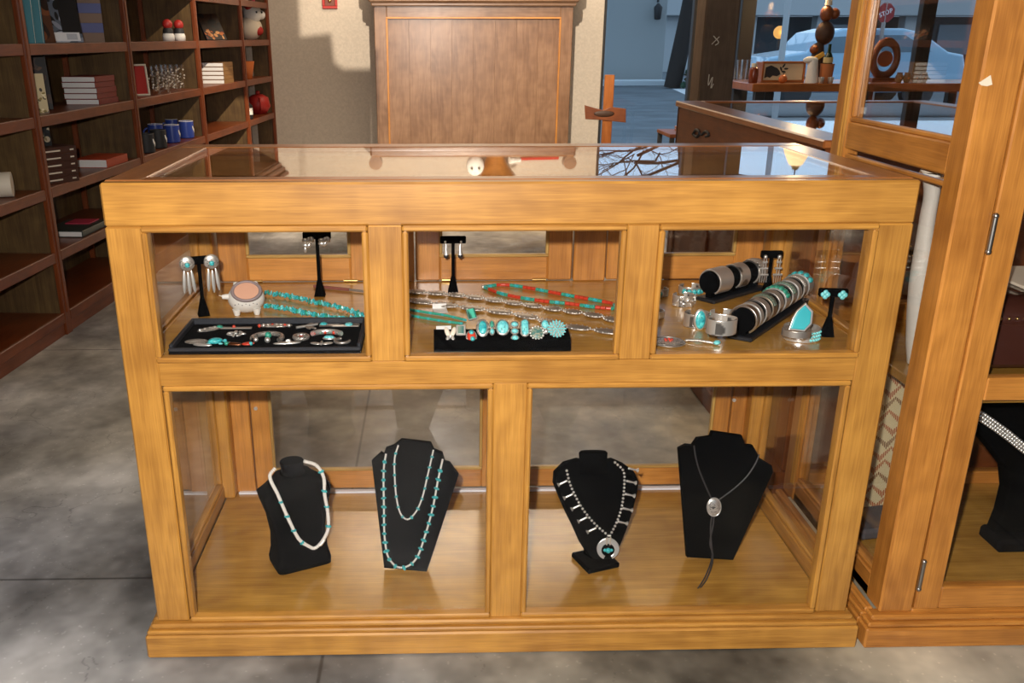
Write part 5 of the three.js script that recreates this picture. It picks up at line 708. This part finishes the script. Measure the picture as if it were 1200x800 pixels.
// right window: cuffs
function cuffGeo(r, w, th, gap, sy = 0.85) { const sh = new THREE.Shape(), a0 = -Math.PI / 2 + gap, a1 = Math.PI * 1.5 - gap; sh.absarc(0, 0, r, a0, a1, false); sh.absarc(0, 0, r - th, a1, a0, true); const g = new THREE.ExtrudeGeometry(sh, { depth: w, bevelEnabled: true, bevelSize: 0.0006, bevelThickness: 0.0008, bevelSegments: 2, curveSegments: 28 }); g.translate(0, 0, -w / 2); g.scale(1, sy, 1); return g; }
// cuff lying on its edge: axis vertical, opening away from the viewer
function lyingCuff(label, u, v, r, w, m, yaw, f, dy = 0) { const c = up(u, v, dy); const t = thing('cuff_bracelet', label, 'bracelet', c.add(V(0, 0, -r * 0.85)), yaw); part('cuff_band', cuffGeo(r, w, 0.0022, 0.42).rotateX(Math.PI / 2).translate(0, w / 2 + 0.001, 0), m, t); if (f) f((n, g, mm) => part(n, g, mm, t), r * 0.85, w); return t; }
const oval = (P, x, y, z, a, b, m, k = 0.003) => { P('bezel', moved(ball(1, 18, 10), x, y, z, 0, 0, 0, [a + k, b + k, 0.005]), M.silver); P('stone', moved(ball(1, 18, 10), x, y, z + 0.003, 0, 0, 0, [a, b, 0.005]), m); };
lyingCuff('silver cuff with a row of round turquoise stones behind the others', 812, 346, 0.029, 0.017, M.engraved, 0.1, (P, r, w) => { for (let i = -2; i <= 2; i++) { const a = i * 0.42; P('stone', moved(ball(1, 12, 8), Math.sin(a) * 0.03, w / 2, Math.cos(a) * 0.027, 0, a, 0, [0.006, 0.0065, 0.004]), M.turq); } });
lyingCuff('small silver cuff with bright turquoise stone beside the window mullion', 775, 348, 0.02, 0.016, M.oldsilver, -0.3, (P, r, w) => oval(P, 0, w / 2, r + 0.002, 0.008, 0.008, M.turq));
lyingCuff('openwork silver branch cuff lying among the turquoise cuffs', 803, 360, 0.025, 0.024, M.engraved, 0.2, (P, r, w) => { for (let i = 0; i < 9; i++) P('branch', moved(ball(1, 8, 6), Math.sin((i - 4) * 0.32) * 0.027, 0.004 + (i * 7 % 5) * 0.0045, Math.cos((i - 4) * 0.32) * 0.024, 0, (i - 4) * 0.32, i, [0.007, 0.003, 0.003]), M.silver); });
lyingCuff('silver cuff with tall oval turquoise slab in beaded bezel', 819, 385, 0.027, 0.028, M.engraved, 0.0, (P, r, w) => { P('bezel', moved(ball(1, 22, 12), 0, 0.021, r + 0.002, -0.1, 0, 0, [0.0145, 0.0235, 0.006]), M.silver); P('stone', moved(ball(1, 22, 12), 0, 0.021, r + 0.006, -0.1, 0, 0, [0.0105, 0.0195, 0.005]), M.turq); });
lyingCuff('plain tall polished silver cuff standing under an engraved one', 849, 393, 0.0275, 0.044, M.silver, 0.15);
lyingCuff('engraved silver cuff stacked on the plain tall cuff', 849, 394, 0.029, 0.028, M.engraved, 0.15, null, 0.048);
lyingCuff('partly hidden small silver cuff by the mullion', 770, 374, 0.02, 0.014, M.silver, 0.4);
lyingCuff('wide silver cuff with rows of small blue turquoise stones at the right', 945, 402, 0.036, 0.024, M.silver, -0.05, (P, r, w) => { for (let j = 0; j < 3; j++) for (let i = 0; i < 5; i++) { const a = 0.28 + i * 0.2; P('stone', moved(ball(1, 8, 6), Math.sin(a) * 0.0365, 0.005 + j * 0.0075, Math.cos(a) * 0.0315, 0, a, 0, [0.0028, 0.0032, 0.003]), M.turqPale); } P('boss', moved(ball(1, 14, 8), -0.006, w / 2, r + 0.001, 0, 0, 0, [0.007, 0.008, 0.003]), M.silver); P('rim', moved(new THREE.TorusGeometry(0.0355, 0.0016, 6, 40), 0, w + 0.001, 0, Math.PI / 2, 0, 0, [1, 1, 0.85]), M.silver); });
{ const t = lyingCuff('dark silver cuff with a large slanted turquoise slab resting on another cuff', 938, 397, 0.028, 0.012, M.oldsilver, -0.1, (P, r, w) => { const oy = 0.034, o = [[-0.017, -0.018], [0.006, -0.02], [0.016, -0.008], [0.017, 0.012], [0.006, 0.024], [-0.006, 0.012], [-0.012, 0.0]]; P('bezel', slab(o.map(([x, y]) => V(x * 1.25 + 0.001, y * 1.2 + oy, r + 0.001)), V(0, 0, 1), 0.004, 0.002).rotateX(-0.25), M.oldsilver); P('stone', slab(o.map(([x, y]) => V(x, y + oy, r + 0.005)), V(0, 0, 1), 0.004, 0.002).rotateX(-0.25), M.turq); }, 0.027); }
// bracelet bars: black cylinder on a plank with cuffs over it
function braceletBar(label, a, b, r, list, lift, glab) {
  const d = b.clone().sub(a), len = d.length(), yaw = Math.atan2(d.x, d.z), mid = a.clone().lerp(b, 0.5), t = thing('bracelet_bar', label, 'bracelet display', mid.setY(UD + 0.0004), yaw);
  part('plank', board(-0.026, 0.026, 0, 0.009, -len / 2, len / 2, 0.002), M.blackplastic, t); part('neck', board(-0.008, 0.008, 0.009, lift - r + 0.006, -len / 2 + 0.01, len / 2 - 0.01, 0.001), M.black, t); part('roll', moved(cyl(r, r, len - 0.012, 28), 0, lift, 0, Math.PI / 2), M.black, t); t.updateMatrixWorld(true);
  list.forEach(([k, w, m, lab, f, extra = 0]) => { const p = t.localToWorld(V(0, lift, -len / 2 + 0.006 + (len - 0.012) * k)), o = thing('bar_bracelet', lab, 'bracelet', p, yaw, glab); part('cuff_band', cuffGeo(r + 0.0035 + extra, w, 0.0026, 0.62, 1), m, o); if (f) f((n, g, mm) => part(n, g, mm, o), r + 0.004 + extra, w); });
}
const row = (n, m, sz) => (P, r, w) => { for (let i = 0; i < n; i++) { const a = (i - (n - 1) / 2) * (2.5 / n); P('stone', moved(ball(1, 8, 6), Math.sin(a) * r, Math.cos(a) * r, 0, 0, 0, -a, [sz, sz * 0.7, Math.max(sz, w * 0.4)]), m); } };
braceletBar('black bracelet roll on a plank at the back holding three silver cuffs', up(887, 337), up(826, 354), 0.026, [[0.1, 0.034, M.engraved, 'bright engraved silver cuff at the far end of the back roll', row(9, M.silver, 0.0035)], [0.46, 0.036, M.engraved, 'wide dark stamped silver cuff in the middle of the back roll'], [0.84, 0.05, std(lin(0.72, 0.66, 0.6), 0.34, 0.75), 'broad smooth silver cuff at the near end of the back roll', null, 0.001]], 0.046, 'cuffs on the back roll');
braceletBar('long black bracelet roll on a plank in front holding many narrow cuffs', up(937, 352), up(866, 399), 0.025, [[0.04, 0.0304, M.silver, 'twisted silver cuff with turquoise top at the far end of the long roll', row(5, M.turq, 0.007)], [0.14, 0.0227, M.engraved, 'heavy ridged silver cuff on the long roll', row(16, M.silver, 0.003)], [0.25, 0.0203, M.silver, 'plain narrow silver cuff on the far half of the long roll'], [0.35, 0.0254, M.engraved, 'silver cuff with a grey-green stone band on the long roll', row(11, M.stonemix, 0.005)], [0.47, 0.0278, M.silver, 'silver cuff with green turquoise clusters on the long roll', row(7, M.turqGreen, 0.0065)], [0.58, 0.0227, M.engraved, 'stamped narrow cuff just before the clusters on the long roll'], [0.69, 0.0254, std(lin(0.5, 0.42, 0.32), 0.4, 1), 'brown-toned woven silver cuff on the near half of the long roll', row(14, M.stonemix, 0.003)], [0.8, 0.0227, M.engraved, 'dark stamped cuff second from the near end of the long roll'], [0.9, 0.0152, M.silver, 'narrow bright silver cuff by the thick end cuff'], [0.975, 0.0152, std(lin(0.85, 0.84, 0.8), 0.28, 1), 'thick pale silver cuff at the near end of the long roll', null, 0.0015]], 0.042, 'cuffs on the long roll');
{ const c = up(783, 402), t = thing('concho_disc', 'flat oval stamped silver concho with coral dots lying at the front', 'concho', c); part('disc', moved(ball(1, 26, 10), 0, 0.0035, 0, 0, 0, 0, [0.033, 0.0035, 0.026]), M.engraved, t); part('scalloped_rim', moved(new THREE.TorusGeometry(1, 0.05, 6, 40), 0, 0.003, 0, Math.PI / 2, 0, 0, [0.033, 0.033, 0.026]), M.oldsilver, t); part('coral_dots', merge([0, 1, 2, 3, 4].map((i) => moved(ball(0.0028, 8, 6), Math.cos(i * 1.257) * 0.007, 0.0075, Math.sin(i * 1.257) * 0.006))), M.coral, t).userData.kind = 'stuff'; }
{ const a = up(803, 400), b = up(840, 404), t = thing('link_pendant', 'short silver chain link with turquoise tip beside the flat concho', 'pendant'); part('link', tube([a.clone().add(V(0, 0.003, 0)), a.clone().lerp(b, 0.4).add(V(0, 0.005, 0)), b.clone().add(V(0, 0.003, 0))], 0.0028, 20, 7), M.engraved, t); part('tip', moved(ball(1, 12, 8), b.x, b.y + 0.005, b.z, 0, 0.4, 0, [0.008, 0.005, 0.006]), M.turqPale, t); }
// ---------------------------------------------------------------- inside the tall cabinet
{ // pale curved horn vase on the middle shelf
  const t = thing('horn_vase', 'tall pale curved horn-shaped vase with open rim inside the tall cabinet', 'vase'), pts = [[1072, 432], [1072, 400], [1075, 350], [1081, 300], [1087, 255], [1092, 225], [1091, 200]].map((q) => hitZ(...q, -0.22)); pts[0].y = 0.577;
  const cv = curveOf(pts), rs = [0.022, 0.022, 0.023, 0.024, 0.022, 0.019, 0.018, 0.022], N = 40, K = 20, pos = [], idx = []; for (let i = 0; i <= N; i++) { const c = cv.getPointAt(i / N), x = i / N * (rs.length - 1), r = rs[x | 0] * (1 - x % 1) + (rs[(x | 0) + 1] ?? rs[rs.length - 1]) * (x % 1); for (let j = 0; j < K; j++) { const a = j / K * 6.2832; pos.push(c.x + Math.cos(a) * r * 0.8, c.y + (i === N ? Math.sin(a) * -0.006 : 0), c.z + Math.sin(a) * r); } }
  for (let i = 0; i < N; i++) for (let j = 0; j < K; j++) { const a = i * K + j, b = i * K + (j + 1) % K; idx.push(a, a + K, b, b, a + K, b + K); } const g = new THREE.BufferGeometry(); g.setAttribute('position', new THREE.Float32BufferAttribute(pos, 3)); g.setIndex(idx); g.computeVertexNormals();
  part('horn', g, new THREE.MeshPhysicalMaterial({ color: lin(0.66, 0.63, 0.57), roughness: 0.5, side: THREE.DoubleSide }), t); const e = cv.getPointAt(1); part('rim', moved(new THREE.TorusGeometry(0.021, 0.003, 8, 28), e.x, e.y, e.z, Math.PI / 2, 0, 0, [0.8, 1, 1]), M.cream, t); part('hide_wrap', moved(new THREE.TorusGeometry(0.025, 0.005, 8, 24, 4.2), e.x + 0.004, e.y - 0.01, e.z, Math.PI / 2 + 0.2, 0, 0, [0.85, 1, 1]), std(lin(0.36, 0.2, 0.1), 0.6), t);
}
{ // woven zigzag rug leaning in the lower half
  const c = document.createElement('canvas'); c.width = c.height = 256; const x = c.getContext('2d'); x.fillStyle = '#dccba0'; x.fillRect(0, 0, 256, 256); for (let j = 0; j < 12; j++) for (let i = 0; i < 34; i++) { const k = Math.abs(((i + j * 3) % 12) - 6); x.fillStyle = j % 3 === 2 ? '#6a3a22' : '#a4431f'; x.fillRect(i * 8, j * 22 + k * 2.4, 5, 5 + k); } const tx = new THREE.CanvasTexture(c); tx.colorSpace = THREE.SRGBColorSpace;
  const t = thing('woven_rug', 'folded cream rug woven with rust zigzags inside the tall cabinet', 'rug'), y0 = TDK + 0.0005, m = new THREE.MeshPhysicalMaterial({ map: tx, roughness: 0.95, sheen: 0.3 });
  const cl = []; const pg = new THREE.BoxGeometry(0.16, 0.38, 0.025, 1, 1, 1); part('folded_panel', moved(pg, 0.965, y0 + 0.19, -0.415, -0.12, 0.2), m, t); part('folded_base', moved(box(0.15, 0.03, 0.12, 0.008), 0.955, y0, -0.33, 0, 0.2), std(lin(0.1, 0.1, 0.11), 0.9), t); 
}
{ // bust at the right edge of the frame
  const zc = (x, y) => [1090 + x / 3.077, 440 + y / 3.077], pl = tilted(1185, 640, TDK, 0.12), t = thing('curved_bust', 'black velvet bust on a foot with silver bead strands inside the tall cabinet', 'jewellery bust');
  const o = [[165, 60], [160, 150], [185, 205], [240, 270], [285, 330], [292, 410], [270, 500], [245, 560], [520, 560], [490, 410], [520, 330], [560, 250], [590, 150], [560, 60], [430, 20], [300, 20]].map((q) => onPlane(pl, zc(...q))); part('torso', slab(o, pl.n, 0.03, 0.006), M.black, t);
  const f = hitY(...zc(385, 600), TDK); part('foot', moved(box(0.2, 0.035, 0.09, 0.008), pl.p0.x + 0.045, TDK + 0.0005, pl.p0.z - 0.01), M.velvet2, t);
  const n = thing('silver_bead_necklace', 'three-strand silver bead necklace on the bust in the tall cabinet', 'necklace'); for (const k of [0, 1, 2]) { const cv = curveOf([[170, 125], [215, 155], [270, 195], [335, 245], [400, 275], [460, 250], [540, 170]].map((q) => onPlane(pl, zc(q[0], q[1] + k * 15), 0.012))); part('bead_strand', beads(cv, 40, ball(0.0046, 8, 6)), M.silver, n).userData.kind = 'stuff'; }
}
{ // leather chest with studs on the upper shelf, lace above it
  const t = thing('leather_chest', 'dark red-brown leather chest edged with brass studs inside the tall cabinet', 'chest', V(1.13, 0.5755, -0.25)); part('chest_body', board(-0.16, 0.16, 0.012, 0.12, -0.1, 0.1, 0.01), M.leather, t); part('lid', moved(cyl(0.1, 0.1, 0.32, 24), 0, 0.12, 0, 0, 0, Math.PI / 2, [0.5, 1, 1]), M.leather, t); const s = []; for (let i = 0; i < 18; i++) s.push(moved(ball(0.004, 8, 6), -0.15 + i * 0.0176, 0.125, 0.1)); part('studs', merge(s), M.brass, t).userData.kind = 'stuff'; for (const [a, b] of [[-1, 1], [1, 1], [-1, -1], [1, -1]]) part('foot', moved(ball(0.012, 10, 8), a * 0.13, 0.009, b * 0.08, 0, 0, 0, [1, 0.7, 1]), M.darkwood, t);
  const l = thing('fringed_runner', 'cream fringed runner lying on the glass shelf above the leather chest', 'runner', V(1.2, 0.7835, -0.175)); const p = new THREE.PlaneGeometry(0.3, 0.2, 20, 10), a = p.attributes.position; for (let i = 0; i < a.count; i++) a.setZ(i, Math.sin(a.getX(i) * 40) * 0.004); p.rotateX(-Math.PI / 2); part('cloth', merge([p, moved(box(0.3, 0.006, 0.2, 0.001), 0, -0.005, 0)]), M.cream, l); const f = []; for (let i = 0; i < 24; i++) f.push(moved(cyl(0.0018, 0.0018, 0.03, 5), -0.145 + i * 0.0126, -0.012, 0.1)); part('fringe', merge(f), M.white, l).userData.kind = 'stuff';
}
// black carved fetishes on the glass shelf
[[1008, 285], [1016, 299], [996, 308], [1022, 276]].forEach(([u, v], i) => { const t = thing('carved_bird', ['small black carved bird with gilt dots on the glass shelf', 'long black carved bird with beaded back on the glass shelf', 'smallest black carving with amber tip on the glass shelf', 'dark feathered carving at the end of the glass shelf'][i], 'carving', V([0.945, 0.905, 0.91, 1.02][i], 0.7782, [-0.4, -0.36, -0.3, -0.43][i]), 0.1 + i * 0.1); part('body', moved(ball(1, 16, 10), 0, 0.012, 0, 0, 0, 0, [0.034, 0.012, 0.012]), M.dark, t); part('beak', moved(cyl(0.006, 0.001, 0.02, 8), -0.042, 0.014, 0, 0, 0, Math.PI / 2), M.orange, t); part('back_beads', merge([0, 1, 2, 3, 4].map((j) => moved(ball(0.0028, 8, 6), -0.018 + j * 0.009, 0.023, 0))), M.brass, t).userData.kind = 'stuff'; });
renderer.render(scene, camera);
